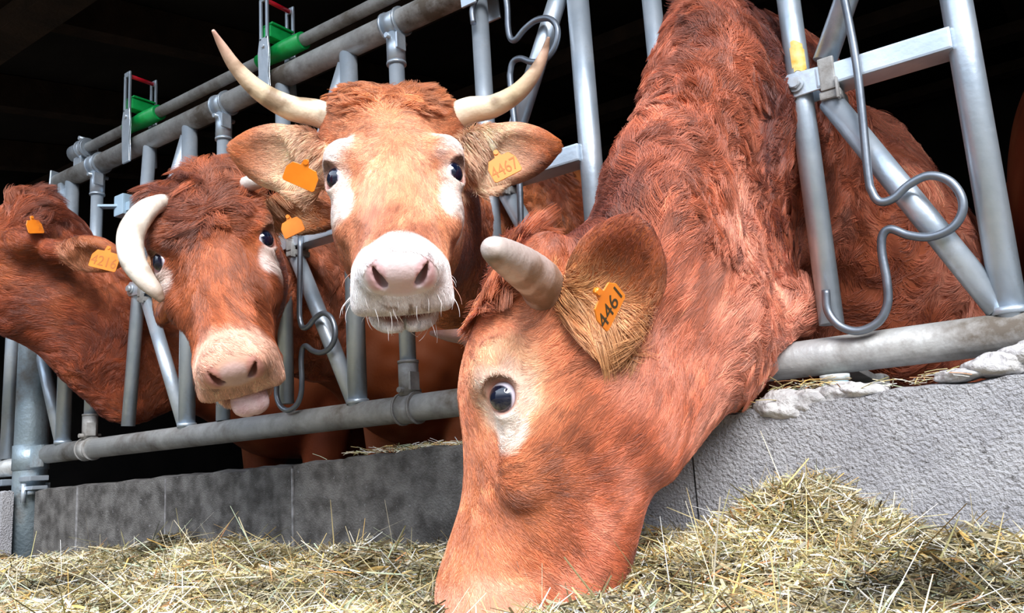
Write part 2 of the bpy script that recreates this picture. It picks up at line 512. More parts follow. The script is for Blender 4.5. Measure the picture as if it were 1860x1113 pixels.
# feet that carry the bottom rail behind the right wall
for x0 in (1.735, 2.02):
    b = MB(); b.prism([(-.035, .0), (.02, .0), (.032, .53), (-.03, .53)], (x0, .22, 0), (1, 0, 0), (0, 0, 1), (0, 1, 0), .05, .004)
    b.bar((x0, .0, .54), (x0, .22, .52), .04, .012)
    b.build('rail_foot', M['rail'], fence)

# ---- the steel post at the panel's left end
post = empty('steel_post', (-0.867, 0, 0))
tag(post, 'thick round blue-grey steel post at the left end of the low dark wall', 'post')
b = MB(); b.tube([(-.867, 0, 0), (-.867, 0, 1.44)], .052, 32); b.build('shaft', M['post'], post)
b = MB(); b.tube([(-.867, 0, .505), (-.867, 0, .585)], .0555, 32); b.box((-.80, -.02, .545), (.10, .012, .07), None, .003); b.build('sleeve', M['post'], post)
b = MB()
for y in (-.045, .03):
    b.tube([(-.81, y, .46), (-.81, y, .40)], .008, 10)
b.box((-.80, -.02, .475), (.075, .06, .016), None, .003); b.box((-.80, -.02, .445), (.085, .05, .012), None, .003)
b.tube([(-.80, -.02, .438), (-.80, -.02, .425)], .02, 6)
b.build('clamp', M['galv'], post)

# ---- the neighbouring panel beyond the post
f2 = empty('feed_fence', (-1.0, 0, 0))
tag(f2, 'end of the next tube fence panel, left of the thick steel post', 'fence')
b = MB(); b.tube([(-2.6, 0, ZB - .03), (-.93, 0, ZB - .03)], .030, 20); b.build('bottom_rail', M['rail'], f2)
b = MB(); b.tube([(-2.6, 0, ZT - .04), (-.93, 0, ZT - .04)], .030, 20); b.build('top_rail', M['rail'], f2)
for x in (-1.035, -1.30, -1.62):
    b = MB(); b.tube([(x, 0, ZB), (x, 0, ZT)], .0225, 20); b.build('upright_tube', M['galv'], f2)
b = MB(); b.box((-1.0, -.02, .47), (.09, .06, .02), None, .003); b.box((-1.0, -.02, .43), (.07, .05, .014), None, .003); b.build('clamp', M['galv'], f2)
L = empty('latch', (-.93, 0, 1.45)); L.parent = f2; L.matrix_parent_inverse = f2.matrix_world.inverted()
for y in (-.044, .044):
    b = MB(); b.box((-.885, y, 1.44), (.13, .006, .03), Matrix.Rotation(.12, 4, 'Y'), .003); o = b.build('side_plate', M['galv'], L)
b = MB(); b.tube([(-.90, -.048, 1.455), (-.90, .048, 1.455)], .008, 12); o = b.build('release_pin', M['red'], L); o['label'] = 'red pin'

# ---- mortar lumps, pipe stub and wisps on the wall top
def lump(pts, seed, name, mat, parent):
    """pts: list of (x, y, z, rx, ry, rz) blobs joined into one lumpy mesh"""
    bm = bmesh.new(); r = np.random.default_rng(seed)
    for (x, y, z, rx, ry, rz) in pts:
        t = bmesh.new(); bmesh.ops.create_icosphere(t, subdivisions=4, radius=1)
        ph = r.random(6) * 6
        for v in t.verts:
            c = v.co
            k = 1 + .10 * math.sin(2.2 * c.x + ph[0]) * math.sin(2.6 * c.y + ph[1]) + .06 * math.sin(5 * c.z + ph[2] + 3 * c.x) + .04 * math.sin(11 * c.x + ph[3]) * math.sin(9 * c.y + ph[4]) + .03 * math.sin(23 * c.y + ph[5] + 17 * c.x) + (r.random() - .5) * .035
            v.co = Vector((x + c.x * rx * k, y + c.y * ry * k, z + c.z * rz * k))
        me = bpy.data.meshes.new('t'); t.to_mesh(me); t.free(); bm.from_mesh(me); bpy.data.meshes.remove(me)
    me = bpy.data.meshes.new(name); bm.to_mesh(me); bm.free(); me.materials.append(mat)
    for p in me.polygons: p.use_smooth = True
    return link(name, me, parent)
lump([(1.675, -.074, .470, .050, .040, .026), (1.712, -.070, .474, .042, .036, .020), (1.765, -.066, .480, .050, .036, .020), (1.79, -.070, .482, .04, .034, .014)], 5, 'mortar', M['mortar'], wr)
lump([(1.975, -.070, .500, .045, .036, .020), (2.03, -.062, .508, .06, .042, .024), (2.10, -.06, .512, .06, .045, .022), (1.93, -.078, .492, .035, .026, .010)], 9, 'mortar', M['mortar'], wr)
ps = empty('pipe_stub', (1.742, -.02, .48))
tag(ps, 'short pale blue plastic pipe stub set in mortar on the wall top', 'pipe')
b = MB(); b.tube([(1.742, -.02, .44), (1.742, -.02, .510)], .020, 24); b.build('pipe', plain('pale_blue_pipe', (.42, .60, .70), .5), ps)
b = MB(); b.tube([(1.742, -.02, .508), (1.742, -.02, .517)], .0225, 24); b.build('cap', noise_mat('dusty_cap', (.35, .40, .40), (.55, .58, .56), 90, .8), ps)

# ================================================================== COWS
def smin(a, b, k):
    h = np.clip(0.5 + 0.5 * (b - a) / k, 0, 1)
    return b + (a - b) * h - k * h * (1 - h)
def smax(a, b, k): return -smin(-a, -b, k)
def ellip(P, c, r, R=None):
    q = P - np.asarray(c)
    if R is not None: q = q @ np.asarray(R).T
    r = np.asarray(r)
    k0 = np.linalg.norm(q / r, axis=1); k1 = np.linalg.norm(q / (r * r), axis=1) + 1e-9
    return k0 * (k0 - 1.0) / k1
def rcone(P, a, b, ra, rb, u=None, k=1.0):
    a = np.asarray(a, float); b = np.asarray(b, float)
    q = P - a; d = b - a
    if u is not None:
        u = np.asarray(u)
        q = q + np.outer(q @ u, u) * (1 / k - 1)
        d = d + (d @ u) * u * (1 / k - 1)
    t = np.clip(q @ d / (d @ d), 0, 1)
    return np.linalg.norm(q - t[:, None] * d, axis=1) - (ra + (rb - ra) * t)
def spl(y, ys, vs):
    """smooth (cubic Hermite) interpolation"""
    ys = np.asarray(ys, float); vs = np.asarray(vs, float)
    m = np.gradient(vs, ys)
    y = np.clip(y, ys[0], ys[-1])
    i = np.clip(np.searchsorted(ys, y, side='right') - 1, 0, len(ys) - 2)
    h = ys[i + 1] - ys[i]; t = (y - ys[i]) / h
    return (2 * t**3 - 3 * t**2 + 1) * vs[i] + (t**3 - 2 * t**2 + t) * h * m[i] + (-2 * t**3 + 3 * t**2) * vs[i + 1] + (t**3 - t**2) * h * m[i + 1]

HY  = [-.06, .00, .06, .12, .20, .27, .34, .41, .46, .50, .54]
HZT = [.020, .052, .078, .088, .084, .070, .055, .046, .043, .036, .020]
HZB = [-.10, -.13, -.165, -.188, -.190, -.165, -.14, -.112, -.100, -.088, -.07]
HWT = [.064, .090, .098, .098, .098, .080, .060, .052, .053, .050, .040]   # at the face's top edge
HWM = [.080, .096, .102, .108, .112, .100, .082, .072, .074, .072, .055]   # at mid height
HWB = [.070, .075, .078, .080, .078, .072, .062, .056, .058, .056, .045]   # at the jaw
EYE = np.array([.093, .205, .034])
EYED = nrm(np.array([.86, .22, .42]))
ER = .0215

def head_sdf(H, dzt=None):
    """H: points in head coordinates (x right, y to the nose, z out of the forehead), metres"""
    x = np.abs(H[:, 0]); y = H[:, 1]; z = H[:, 2]
    S2 = np.stack([x, y, z], 1)
    zt = spl(y, HY, HZT if dzt is None else np.array(HZT) + dzt); zb = spl(y, HY, HZB)
    zc = (zt + zb) / 2; hz = (zt - zb) / 2
    t = np.clip((z - zc) / hz, -1.2, 1.2)
    wt, wm, wb = spl(y, HY, HWT), spl(y, HY, HWM), spl(y, HY, HWB)
    w = np.where(t > 0, wm + (wt - wm) * np.minimum(t / .8, 1.2) ** 2, wm + (wb - wm) * np.minimum(-t / .8, 1.2) ** 2)
    n = 2.7
    rr = ((x / w) ** n + np.abs((z - zc) / hz) ** n + 1e-9) ** (1 / n)
    d = (rr - 1) * np.minimum(w, hz) * .9
    d = smax(d, y - .505, .04)
    d = smax(d, -.045 - y, .05)
    # brow, orbit, cheek crest, masseter, poll
    d = smin(d, ellip(S2, (.088, .175, .055), (.030, .045, .030)), .030)
    d = smin(d, ellip(S2, EYE + EYED * .001, (.0285, .034, .0300)), .018)
    d = smin(d, ellip(S2, (.088, .275, -.01), (.018, .06, .03)), .03)
    d = smin(d, ellip(S2, (.070, .175, -.10), (.038, .085, .085)), .03)
    d = smin(d, ellip(S2, (0, .015, .050), (.075, .05, .035)), .04)
    d = smin(d, ellip(S2, (.094, .020, .034), (.036, .038, .034)), .035)      # horn root
    # hollow in front of the eye and beside the nose bridge
    d = smax(d, -ellip(S2, (.098, .285, .062), (.028, .07, .020)), .03)
    d = smax(d, -ellip(S2, (.105, .40, .020), (.034, .06, .03)), .03)
    # muzzle: nose pad, square hanging upper lip that flares downward, chin
    d = smin(d, ellip(S2, (0, .488, .008), (.056, .040, .038)), .022)
    tz = np.clip((z + .078) / .10, 0, 1.2)
    kx = (.086 - .036 * tz)
    qb = np.stack([np.maximum(x - (kx - .026), 0), np.maximum(np.abs(y - .462) - .022, 0), np.maximum(np.abs(z + .036) - .018, 0)], 1)
    d = smin(d, np.linalg.norm(qb, axis=1) - .026, .016)
    d = smin(d, ellip(S2, (.036, .500, .004), (.024, .026, .034)), .012)     # nostril wings
    d = smax(d, -ellip(S2, (0, .500, -.0845), (.085, .050, .0050)), .006)      # mouth slit
    chin = smin(ellip(S2, (.020, .455, -.104), (.034, .046, .020)), ellip(S2, (.0, .42, -.10), (.05, .06, .026)), .02)
    d = smin(d, chin, .008)
    d = smax(d, -ellip(S2, (0, .50, -.11), (.003, .03, .03)), .006)
    # nostrils: comma slits, wide below
    q = S2 - np.array([.0315, .506, .004])
    ca, sa = math.cos(.42), math.sin(.42)
    qx = q[:, 0] * ca - q[:, 2] * sa; qz = q[:, 0] * sa + q[:, 2] * ca
    wz = .0074 - .16 * np.clip(qz, -.02, .025)
    d = smax(d, -((np.sqrt((qx / np.maximum(wz, .003)) ** 2 + (q[:, 1] / .034) ** 2 + (qz / .023) ** 2) - 1) * .006), .003)
    # eye socket
    d = smax(d, -(np.linalg.norm((S2 - (EYE + EYED * .027)) * np.array([1, .86, 1]), axis=1) - .0235), .005)
    return d

def ear_sdf(H, e):
    """e: base, e1 (length), e3 (open face), L, Wd"""
    b, e1, e3, Lr, Wd = e
    e2 = np.cross(e3, e1)
    c = b + e1 * Lr * .56
    q = (H - c) @ np.array([e1, e2, e3]).T
    tt = np.clip(q[:, 0] / (Lr * .5), -1, 1)
    bend = .018 * tt ** 2
    q = q.copy(); q[:, 2] -= bend * .6
    q[:, 1] /= (1.0 + .22 * -tt * np.abs(tt)) 
    o = ellip(q, (0, 0, 0), (Lr * .52, Wd * .5, .024))
    i = ellip(q, (-.002, 0, .030), (Lr * .46, Wd * .41, .022))
    d = smax(o, -i, .006)
    st = rcone(H, b - e1 * .03, b + e1 * Lr * .22, .026, .022)
    cup = ellip(q, (-Lr * .26, 0, .022), (Lr * .20, Wd * .30, .022))
    st = smax(st, -cup, .006)
    return smin(d, st, .012)

def surface_nets(Fv, xs, ys, zs):
    nx, ny, nz = Fv.shape
    neg = Fv < 0
    X = [np.asarray(a, np.float64) for a in (xs, ys, zs)]
    cid = {}
    acc = np.zeros((nx - 1, ny - 1, nz - 1, 3), np.float32); cnt = np.zeros((nx - 1, ny - 1, nz - 1), np.int8)
    edges = []
    for ax in range(3):
        sl0 = [slice(None)] * 3; sl1 = [slice(None)] * 3
        sl0[ax] = slice(0, -1); sl1[ax] = slice(1, None)
        ch = neg[tuple(sl0)] != neg[tuple(sl1)]
        I = np.argwhere(ch)
        J = I.copy(); J[:, ax] += 1
        f0 = Fv[tuple(I.T)]; f1 = Fv[tuple(J.T)]
        t = f0 / (f0 - f1)
        p = np.stack([X[k][I[:, k]] for k in range(3)], 1)
        p[:, ax] += t * (X[ax][J[:, ax]] - X[ax][I[:, ax]])
        o1, o2 = [(1, 2), (2, 0), (0, 1)][ax]
        for da in (0, -1):
            for db in (0, -1):
                K = I.copy(); K[:, o1] += da; K[:, o2] += db
                ok = (K[:, o1] >= 0) & (K[:, o2] >= 0) & (K[:, o1] < [nx, ny, nz][o1] - 1) & (K[:, o2] < [nx, ny, nz][o2] - 1)
                np.add.at(acc, tuple(K[ok].T), p[ok].astype(np.float32)); np.add.at(cnt, tuple(K[ok].T), 1)
        edges.append((ax, o1, o2, I, f0 < 0))
    has = cnt > 0
    vid = np.full(has.shape, -1, np.int64); vid[has] = np.arange(has.sum())
    V = acc[has] / cnt[has][:, None]
    Q = []
    for ax, o1, o2, I, inside in edges:
        dims = [nx - 1, ny - 1, nz - 1]
        ok = (I[:, o1] > 0) & (I[:, o2] > 0) & (I[:, o1] < dims[o1]) & (I[:, o2] < dims[o2])
        I = I[ok]; ins = inside[ok]
        def g(a, b):
            K = I.copy(); K[:, o1] += a; K[:, o2] += b
            return vid[tuple(K.T)]
        q = np.stack([g(-1, -1), g(0, -1), g(0, 0), g(-1, 0)], 1)
        q[~ins] = q[~ins][:, ::-1]
        Q.append(q)
    return V.astype(np.float64), np.concatenate(Q)

def axis_grid(lo, hi, flo, fhi, fine, coarse):
    out = [lo]; x = lo
    while x < hi:
        dist = max(flo - x, x - fhi, 0.0)
        x += min(coarse, fine + dist * 0.12)
        out.append(x)
    return np.array(out)

def mesh_sdf(f, lo, hi, flo, fhi, fine=.004, coarse=.022):
    ax = [axis_grid(lo[k], hi[k], flo[k], fhi[k], fine, coarse) for k in range(3)]
    st = 4
    ci = [np.unique(np.append(np.arange(0, len(a), st), len(a) - 1)) for a in ax]
    ca = [a[i] for a, i in zip(ax, ci)]
    G = np.stack(np.meshgrid(*ca, indexing='ij'), -1)
    FC = f(G.reshape(-1, 3)).reshape(G.shape[:3])
    # blow the coarse samples up (trilinear) and refine near the surface
    Fv = FC
    for k in range(3):
        i = np.clip(np.searchsorted(ca[k], ax[k], side='right') - 1, 0, len(ca[k]) - 2)
        t = (ax[k] - ca[k][i]) / (ca[k][i + 1] - ca[k][i])
        sh = [1, 1, 1]; sh[k] = -1; t = t.reshape(sh)
        Fv = np.take(Fv, i, axis=k) * (1 - t) + np.take(Fv, i + 1, axis=k) * t
    Fv = Fv.astype(np.float32)
    sp = np.stack(np.meshgrid(*[np.gradient(a) for a in ax], indexing='ij'), -1).max(-1)
    near = np.abs(Fv) < sp * 5.0 + .006
    I = np.argwhere(near)
    for s in range(0, len(I), 400000):
        J = I[s:s + 400000]
        P = np.stack([ax[k][J[:, k]] for k in range(3)], 1)
        Fv[tuple(J.T)] = f(P)
    V, Q = surface_nets(Fv, *ax)
    for it in range(2):
        g, fv = grad(f, V)
        V = V - g * np.clip(fv, -.01, .01)[:, None] * .9
    return V, Q

def grad(f, V, e=.0012):
    g = np.zeros_like(V); f0 = f(V)
    for k in range(3):
        d = np.zeros(3); d[k] = e
        g[:, k] = (f(V + d) - f(V - d)) / (2 * e)
    return nrm(g), f0

# cheap smooth noise: sums of random sines
class SN:
    def __init__(s, seed, freq, n=13):
        r = np.random.default_rng(seed)
        s.k = nrm(r.normal(size=(n, 3))) * freq * r.uniform(.5, 1.5, (n, 1)); s.p = r.uniform(0, 6.28, n)
    def __call__(s, P): return np.sin(P @ s.k.T + s.p).sum(1) / math.sqrt(len(s.p) / 2)

def sstep(a, b, x):
    t = np.clip((x - a) / (b - a), 0, 1); return t * t * (3 - 2 * t)

class Cow:
    def __init__(s, eye_px, depth, right, fwd, scale=1.0, eye_side=0, ns=1.0):
        """frame of the head from the place and direction it shows"""
        s.y = nrm(fwd); r = np.asarray(right) - np.dot(right, s.y) * s.y
        s.x = nrm(r); s.z = np.cross(s.x, s.y); s.s = scale
        s.R = np.array([s.x, s.y, s.z])
        e = EYE.copy(); e[0] *= eye_side
        if eye_side == 0: e = np.array([0, EYE[1], EYE[2]])
        s.ns = ns
        s.o = W(*eye_px, depth) - (e * scale) @ s.R
        s.ears = []; s.neck = []; s.legs = []
        s.extra = lambda P, d: d
    def h(s, P):
        H = (P - s.o) @ s.R.T / s.s
        y = H[:, 1]
        H[:, 1] = np.where(y > .2, .2 + (y - .2) / s.ns, y)
        return H
    def w(s, H):
        H = np.array(H, float)
        y = H[..., 1]
        H[..., 1] = np.where(y > .2, .2 + (y - .2) * s.ns, y)
        return H * s.s @ s.R + s.o
    def ear(s, base, e1, e3, L=.16, Wd=.10):
        e1 = nrm(np.asarray(e1) @ s.R.T); e3 = np.asarray(e3) @ s.R.T; e3 = nrm(e3 - np.dot(e3, e1) * e1)
        s.ears.append((np.asarray(base, float), e1, e3, L, Wd))
    def body(s, bx, y0=.55, ang=0.0, wz=1.0):
        """torso and legs behind the fence; bx is the chest centre, ang turns the trunk"""
        c, sn = math.cos(ang), math.sin(ang)
        def T(l, a, z): return np.array([bx + l * c + a * sn, y0 - l * sn + a * c, z * wz])
        s.lat = np.array([c, -sn, 0])
        s.T = T
        s.trunk = [(T(0, .05, .80), T(0, .55, .82), .30, .34), (T(0, .55, .82), T(0, 1.25, .86), .34, .33), (T(0, .15, 1.02), T(0, 1.3, 1.08), .20, .17)]
        L = []
        for q in (-1, 1):
            L.append([(T(q * .15, .12, .62), .10), (T(q * .15, .10, .40), .062), (T(q * .15, .09, .36), .058), (T(q * .15, .09, .12), .036), (T(q * .15, .06, .04), .05), (T(q * .15, .04, .0), .055)])
            L.append([(T(q * .16, 1.38, .86), .17), (T(q * .17, 1.28, .62), .11), (T(q * .16, 1.50, .42), .052), (T(q * .16, 1.45, .13), .036), (T(q * .16, 1.42, .04), .05), (T(q * .16, 1.39, .0), .055)])
        s.legs = L
    jaw = None
    fall = 0.5
    dzt = None
    def sdf(s, P):
        H = s.h(P)
        d = np.full(len(P), 9.0)
        nearh = (np.abs(H) - np.array([.36, .62, .42])).max(1) < 0
        if nearh.any():
            Hn = H[nearh]
            dh = head_sdf(Hn, s.dzt)
            if s.jaw is not None:
                for (jc, jr) in s.jaw: dh = smin(dh, ellip(np.abs(Hn) * np.array([1, 0, 0]) + Hn * np.array([0, 1, 1]), jc, jr), .035)
            for e in s.ears:
                dh = smin(dh, ear_sdf(Hn, e), .014)
            d[nearh] = dh * s.s
        far = ~nearh
        if far.any():
            d[far] = (np.linalg.norm(H[far] - np.array([0, .2, 0]), axis=1) - .33) * s.s
        for (a, b, ra, rb, u, k) in s.neck:
            d = smin(d, rcone(P, a, b, ra, rb, u, k), .05)
        for (a, b, ra, rb) in getattr(s, 'trunk', []):
            d = smin(d, rcone(P, a, b, ra, rb, s.lat, .78), .10)
        for Lg in s.legs:
            for (a, ra), (b, rb) in zip(Lg[:-1], Lg[1:]):
                d = smin(d, rcone(P, a, b, ra, rb), .03)
        d = s.extra(P, d)
        return smax(d, .002 - P[:, 2], .005)
    def bounds(s):
        pts = []
        for e in s.ears: pts += [s.w(e[0] + e[1] * e[3] * 1.1)]
        for c in ((-.14, -.08, .12), (.14, -.08, .12), (-.14, .56, .1), (.14, .56, .1), (-.14, .2, -.26), (.14, .2, -.26), (.12, .54, -.15), (-.12, .54, -.15)): pts.append(s.w(c))
        pts = np.array(pts); flo, fhi = pts.min(0) - .02, pts.max(0) + .02
        lo, hi = flo.copy(), fhi.copy()
        for (a, b, ra, rb, u, k) in s.neck:
            for p, r in ((np.asarray(a), ra), (np.asarray(b), rb)): lo = np.minimum(lo, p - r); hi = np.maximum(hi, p + r)
        for (a, b, ra, rb) in getattr(s, 'trunk', []):
            for p, r in ((a, ra), (b, rb)): lo = np.minimum(lo, p - r); hi = np.maximum(hi, p + r)
        for Lg in s.legs:
            for p, r in Lg: lo = np.minimum(lo, p - r); hi = np.maximum(hi, p + r)
        return lo - .06, hi + .06, flo, fhi

def tube_arr(pts, rad, n=20, ridge=0.0):
    P = np.array(smooth_path(pts, 8)); m = len(P)
    r0 = np.interp(np.linspace(0, 1, m), np.linspace(0, 1, len(rad)), rad)
    T = nrm(np.gradient(P, axis=0)); u = nrm(np.cross(T[0], [0.3, .5, .8]))
    V = []; tt = []
    for i in range(m):
        u = nrm(u - T[i] * (u @ T[i])); v = np.cross(T[i], u)
        a = np.arange(n) * 2 * math.pi / n
        rr = r0[i] * (1 + ridge * math.sin(i * 2.1) * (1 - i / m)) 
        V.append(P[i] + rr * (np.outer(np.cos(a), u) + np.outer(np.sin(a), v))); tt += [i / (m - 1)] * n
    # rounded tip
    for q in (.55, .85, 1.0):
        e = r0[-1] * q; rr = r0[-1] * math.sqrt(max(0.0, 1 - q * q)) + 1e-4
        V.append(P[-1] + T[-1] * e + rr * (np.outer(np.cos(a), u) + np.outer(np.sin(a), v))); tt += [1.0] * n
    V = np.concatenate(V); M2 = m + 3
    i, k = np.meshgrid(np.arange(M2 - 1), np.arange(n), indexing='ij')
    k2 = (k + 1) % n
    Q = np.stack([i * n + k, i * n + k2, (i + 1) * n + k2, (i + 1) * n + k], -1).reshape(-1, 4)
    return V, Q, np.array(tt)

def set_col(o, col, name='col'):
    a = o.data.attributes.new(name, 'FLOAT_COLOR', 'POINT')
    c = np.concatenate([np.clip(col, 0, 1), np.ones((len(col), 1))], 1).astype(np.float32)
    a.data.foreach_set('color', c.ravel())

def horn(parent, cw, root, way, c_base, c_mid, c_tip, seed=0, ridge=0.012, dirt=.5):
    """way: (px, py, depth, width in px)"""
    pts = [W(p[0], p[1], p[2]) for p in way]; rad = [p[3] * p[2] / F_PX / 2 for p in way]
    pts = [cw.w(root)] + pts; rad = [rad[0]] + rad
    V, Q, t = tube_arr(pts, rad, 24, ridge)
    o = np_mesh('horn', V, Q, [M['horn']], True, parent)
    n1, n2 = SN(seed + 1, 60), SN(seed + 2, 160)
    t = t[:, None]
    col = np.where(t < .5, np.array(c_base) + (np.array(c_mid) - c_base) * t * 2, np.array(c_mid) + (np.array(c_tip) - c_mid) * (t - .5) * 2)
    dd = sstep(.2, 1.3, n1(V) * .7 + n2(V) * .5)[:, None] * dirt
    col = col * (1 - dd) + np.array((.16, .09, .045)) * dd
    set_col(o, col)
    return o

def ear_tag(parent, c, right, up, size, number=None, ink='ink'):
    """plate with a neck; c is the plate's centre; right and up are world directions"""
    right = nrm(right); up = np.asarray(up, float); up = nrm(up - np.dot(up, right) * right); nn = np.cross(right, up)
    w2, h2 = size[0] / 2, size[1] / 2
    poly = [(-w2, -h2 + .003), (-w2 + .003, -h2), (w2 - .003, -h2), (w2, -h2 + .003), (w2, h2 * .35), (w2 * .72, h2), (w2 * .22, h2 * 1.02), (w2 * .14, h2 * 1.65), (-w2 * .14, h2 * 1.65), (-w2 * .22, h2 * 1.02), (-w2 * .72, h2), (-w2, h2 * .35)]
    b = MB(); b.prism(poly, c, right, up, nn, .0022, .0005)
    st = np.asarray(c) + up * h2 * 1.45
    b.tube([st - nn * .004, st + nn * .003], .0042, 14)
    o = b.build('ear_tag', M['tag'], parent)
    o['label'] = 'orange ear tag' + (' reading ' + number if number else '')
    if number:
        cu = bpy.data.curves.new('t', 'FONT'); cu.body = number; cu.size = size[1] * .78; cu.align_x = 'CENTER'; cu.align_y = 'CENTER'; cu.extrude = .0002
        to = bpy.data.objects.new('t', cu); COL.objects.link(to)
        bpy.context.view_layer.update()
        me = bpy.data.meshes.new_from_object(to.evaluated_get(bpy.context.evaluated_depsgraph_get()))
        bpy.data.objects.remove(to)
        me.name = 'number'; me.materials.clear(); me.materials.append(M[ink])
        bw = max(v.co.x for v in me.vertices) - min(v.co.x for v in me.vertices)
        k = min(1.0, size[0] * .92 / bw)
        R3 = Matrix(((right[0], up[0], nn[0], 0), (right[1], up[1], nn[1], 0), (right[2], up[2], nn[2], 0), (0, 0, 0, 1)))
        cc = np.asarray(c) + nn * .0014 - up * h2 * .18
        me.transform(Matrix.Translation(Vector(cc)) @ R3 @ Matrix.Diagonal((k, 1.0, 1, 1)))
        link('number', me, o)
    return o

def eyeballs(parent, cw, sides=(-1, 1)):
    for sd in sides:
        e = EYE * np.array([sd, 1, 1]); d = EYED * np.array([sd, 1, 1])
        c = cw.w(e + d * .0015)
        bm = bmesh.new()
        bmesh.ops.create_uvsphere(bm, u_segments=48, v_segments=32, radius=ER * cw.s)
        bmesh.ops.translate(bm, vec=Vector(c), verts=bm.verts)
        me = bpy.data.meshes.new('eyeball'); bm.to_mesh(me); bm.free(); me.materials.append(M['eye'])
        for p in me.polygons: p.use_smooth = True
        o = link('eyeball', me, parent); o['label'] = 'dark glossy eye'
        n = nrm(np.array([v.co[:] for v in me.vertices]) - c)
        look = nrm((nrm(d + np.array([0, .22, .10])) @ cw.R))
        a = np.degrees(np.arccos(np.clip(n @ look, -1, 1)))
        w = sstep(52, 58, a)[:, None]
        set_col(o, np.array((.004, .007, .022)) * (1 - w) + np.array((.62, .58, .66)) * w)

# ------------------------------------------------------------------ colour of the hide
def hide_colour(cw, P, pal):
    """albedo of the coat at points P, by where they lie on the animal"""
    H = cw.h(P); x, y, z = np.abs(H[:, 0]), H[:, 1], H[:, 2]
    n1, n2, n3 = SN(pal['seed'], 9), SN(pal['seed'] + 1, 28), SN(pal['seed'] + 2, 90)
    base, lite, deep = (np.array(pal[k]) for k in ('base', 'lite', 'deep'))
    m = np.clip(pal.get('off', .5) + .22 * n1(P) + .18 * n2(P) + .10 * n3(P), 0, 1)[:, None]
    col = deep + (base - deep) * np.minimum(m * 2, 1) + (lite - base) * np.clip(m * 2 - 1, 0, 1) * .8
    inh = sstep(.0, .06, y + .0) * sstep(.30, .20, np.abs(H[:, 0])) * (y < .6)
    # brighter face
    face = (sstep(-.05, .08, y) * sstep(-.14, .0, z) * sstep(.20, .13, x) * (y < .6))[:, None]
    col = col + (np.array(pal['face']) - col) * face * pal.get('face_k', .7) * np.clip(.75 + .2 * n2(P) + .12 * n3(P), .3, 1)[:, None]
    return col, H

def apply_marks(cw, P, col, pal):
    H = cw.h(P); x, y, z = np.abs(H[:, 0]), H[:, 1], H[:, 2]
    nz = SN(pal['seed'] + 5, 45)(P) * .008 + SN(pal['seed'] + 6, 130)(P) * .004
    S2 = np.stack([x, y, z], 1)
    onhead = (x < .2) & (y > -.1) & (y < .62) & (np.abs(z) < .3)
    def blend(mask, c):
        nonlocal col
        mask = (mask * onhead)[:, None]
        col = col + (np.array(c) - col) * mask
    ed = S2 - EYE
    for (c, r, k, cc) in pal['patches']:
        q = np.linalg.norm((S2 - np.array(c)) / np.array(r), axis=1) + nz / .03 * .5
        blend(sstep(1.15, .7, q) * k, cc)
    # muzzle
    mz = y + .35 * (z - .0) * -1 * .4 + nz
    blend(sstep(pal['mz'] - .02, pal['mz'] + .012, y - .25 * np.maximum(z - .0, 0) * 0 + nz) * pal.get('mzk', 1), pal['muzzle'])
    pad = np.linalg.norm((S2 - np.array([0, .515, .0])) / np.array([.034, .05, .034]), axis=1)
    blend(sstep(1.15, .8, pad), pal['pad'])
    nosr = np.linalg.norm((S2 - np.array([.036, .515, .008])) / np.array([.017, .05, .030]), axis=1)
    blend(sstep(1.1, .7, nosr) * .8, pal['nostril'])
    q = S2 - np.array([.0315, .506, .004]); ca, sa = math.cos(.42), math.sin(.42)
    qx = q[:, 0] * ca - q[:, 2] * sa; qz = q[:, 0] * sa + q[:, 2] * ca
    dn = np.sqrt((qx / np.maximum(.0080 - .16 * np.clip(qz, -.02, .025), .0028)) ** 2 + ((q[:, 1]) / .040) ** 2 + (qz / .022) ** 2)
    blend(sstep(1.05, .6, dn), (.03, .012, .012))  # dark of the nostril hollow painted into the colour
    spk = sstep(.5, 1.0, SN(pal['seed'] + 8, 420)(P)) * sstep(.045, .02, x) * sstep(.028, .005, np.abs(z + .060)) * sstep(.44, .47, y)
    blend(spk * pal.get('spk', .0), (.24, .14, .07))
    lip = np.abs(z + .086 + nz * .3)
    blend(sstep(.011, .002, lip) * sstep(.44, .48, y), pal.get('lip', (.25, .10, .08)))
    # lids: dark rim, pink corner
    er = np.linalg.norm(S2 - (EYE + EYED * .012), axis=1)
    along = (S2 - EYE) @ EYED
    tang = np.linalg.norm((S2 - EYE) - along[:, None] * EYED, axis=1)
    blend(sstep(.0245, .0195, tang + nz * .15) * (along > .0) * .8, pal['rim'])
    up = (S2 - EYE) @ nrm(np.array([.2, -.75, .55]))
    blend(sstep(.006, .0, np.abs(tang - .0255)) * sstep(.0, .016, up) * (along > 0) * .75, (.16, .055, .02))
    return col, H

# ------------------------------------------------------------------ coat of hair
def ear_coords(cw, H):
    """ear-local coordinates of the nearest ear and a mask"""
    best = np.full(len(H), 9.0); q0 = np.zeros((len(H), 3)); idx = np.full(len(H), -1)
    for i, e in enumerate(cw.ears):
        b, e1, e3, Lr, Wd = e
        q = (H - (b + e1 * Lr * .5)) @ np.array([e1, np.cross(e3, e1), e3]).T
        k = np.linalg.norm(q / np.array([Lr * .58, Wd * .62, .045]), axis=1)
        u = k < best
        best[u] = k[u]; q0[u] = q[u] / np.array([Lr * .5, Wd * .5, .02]); idx[u] = i
    return best, q0, idx

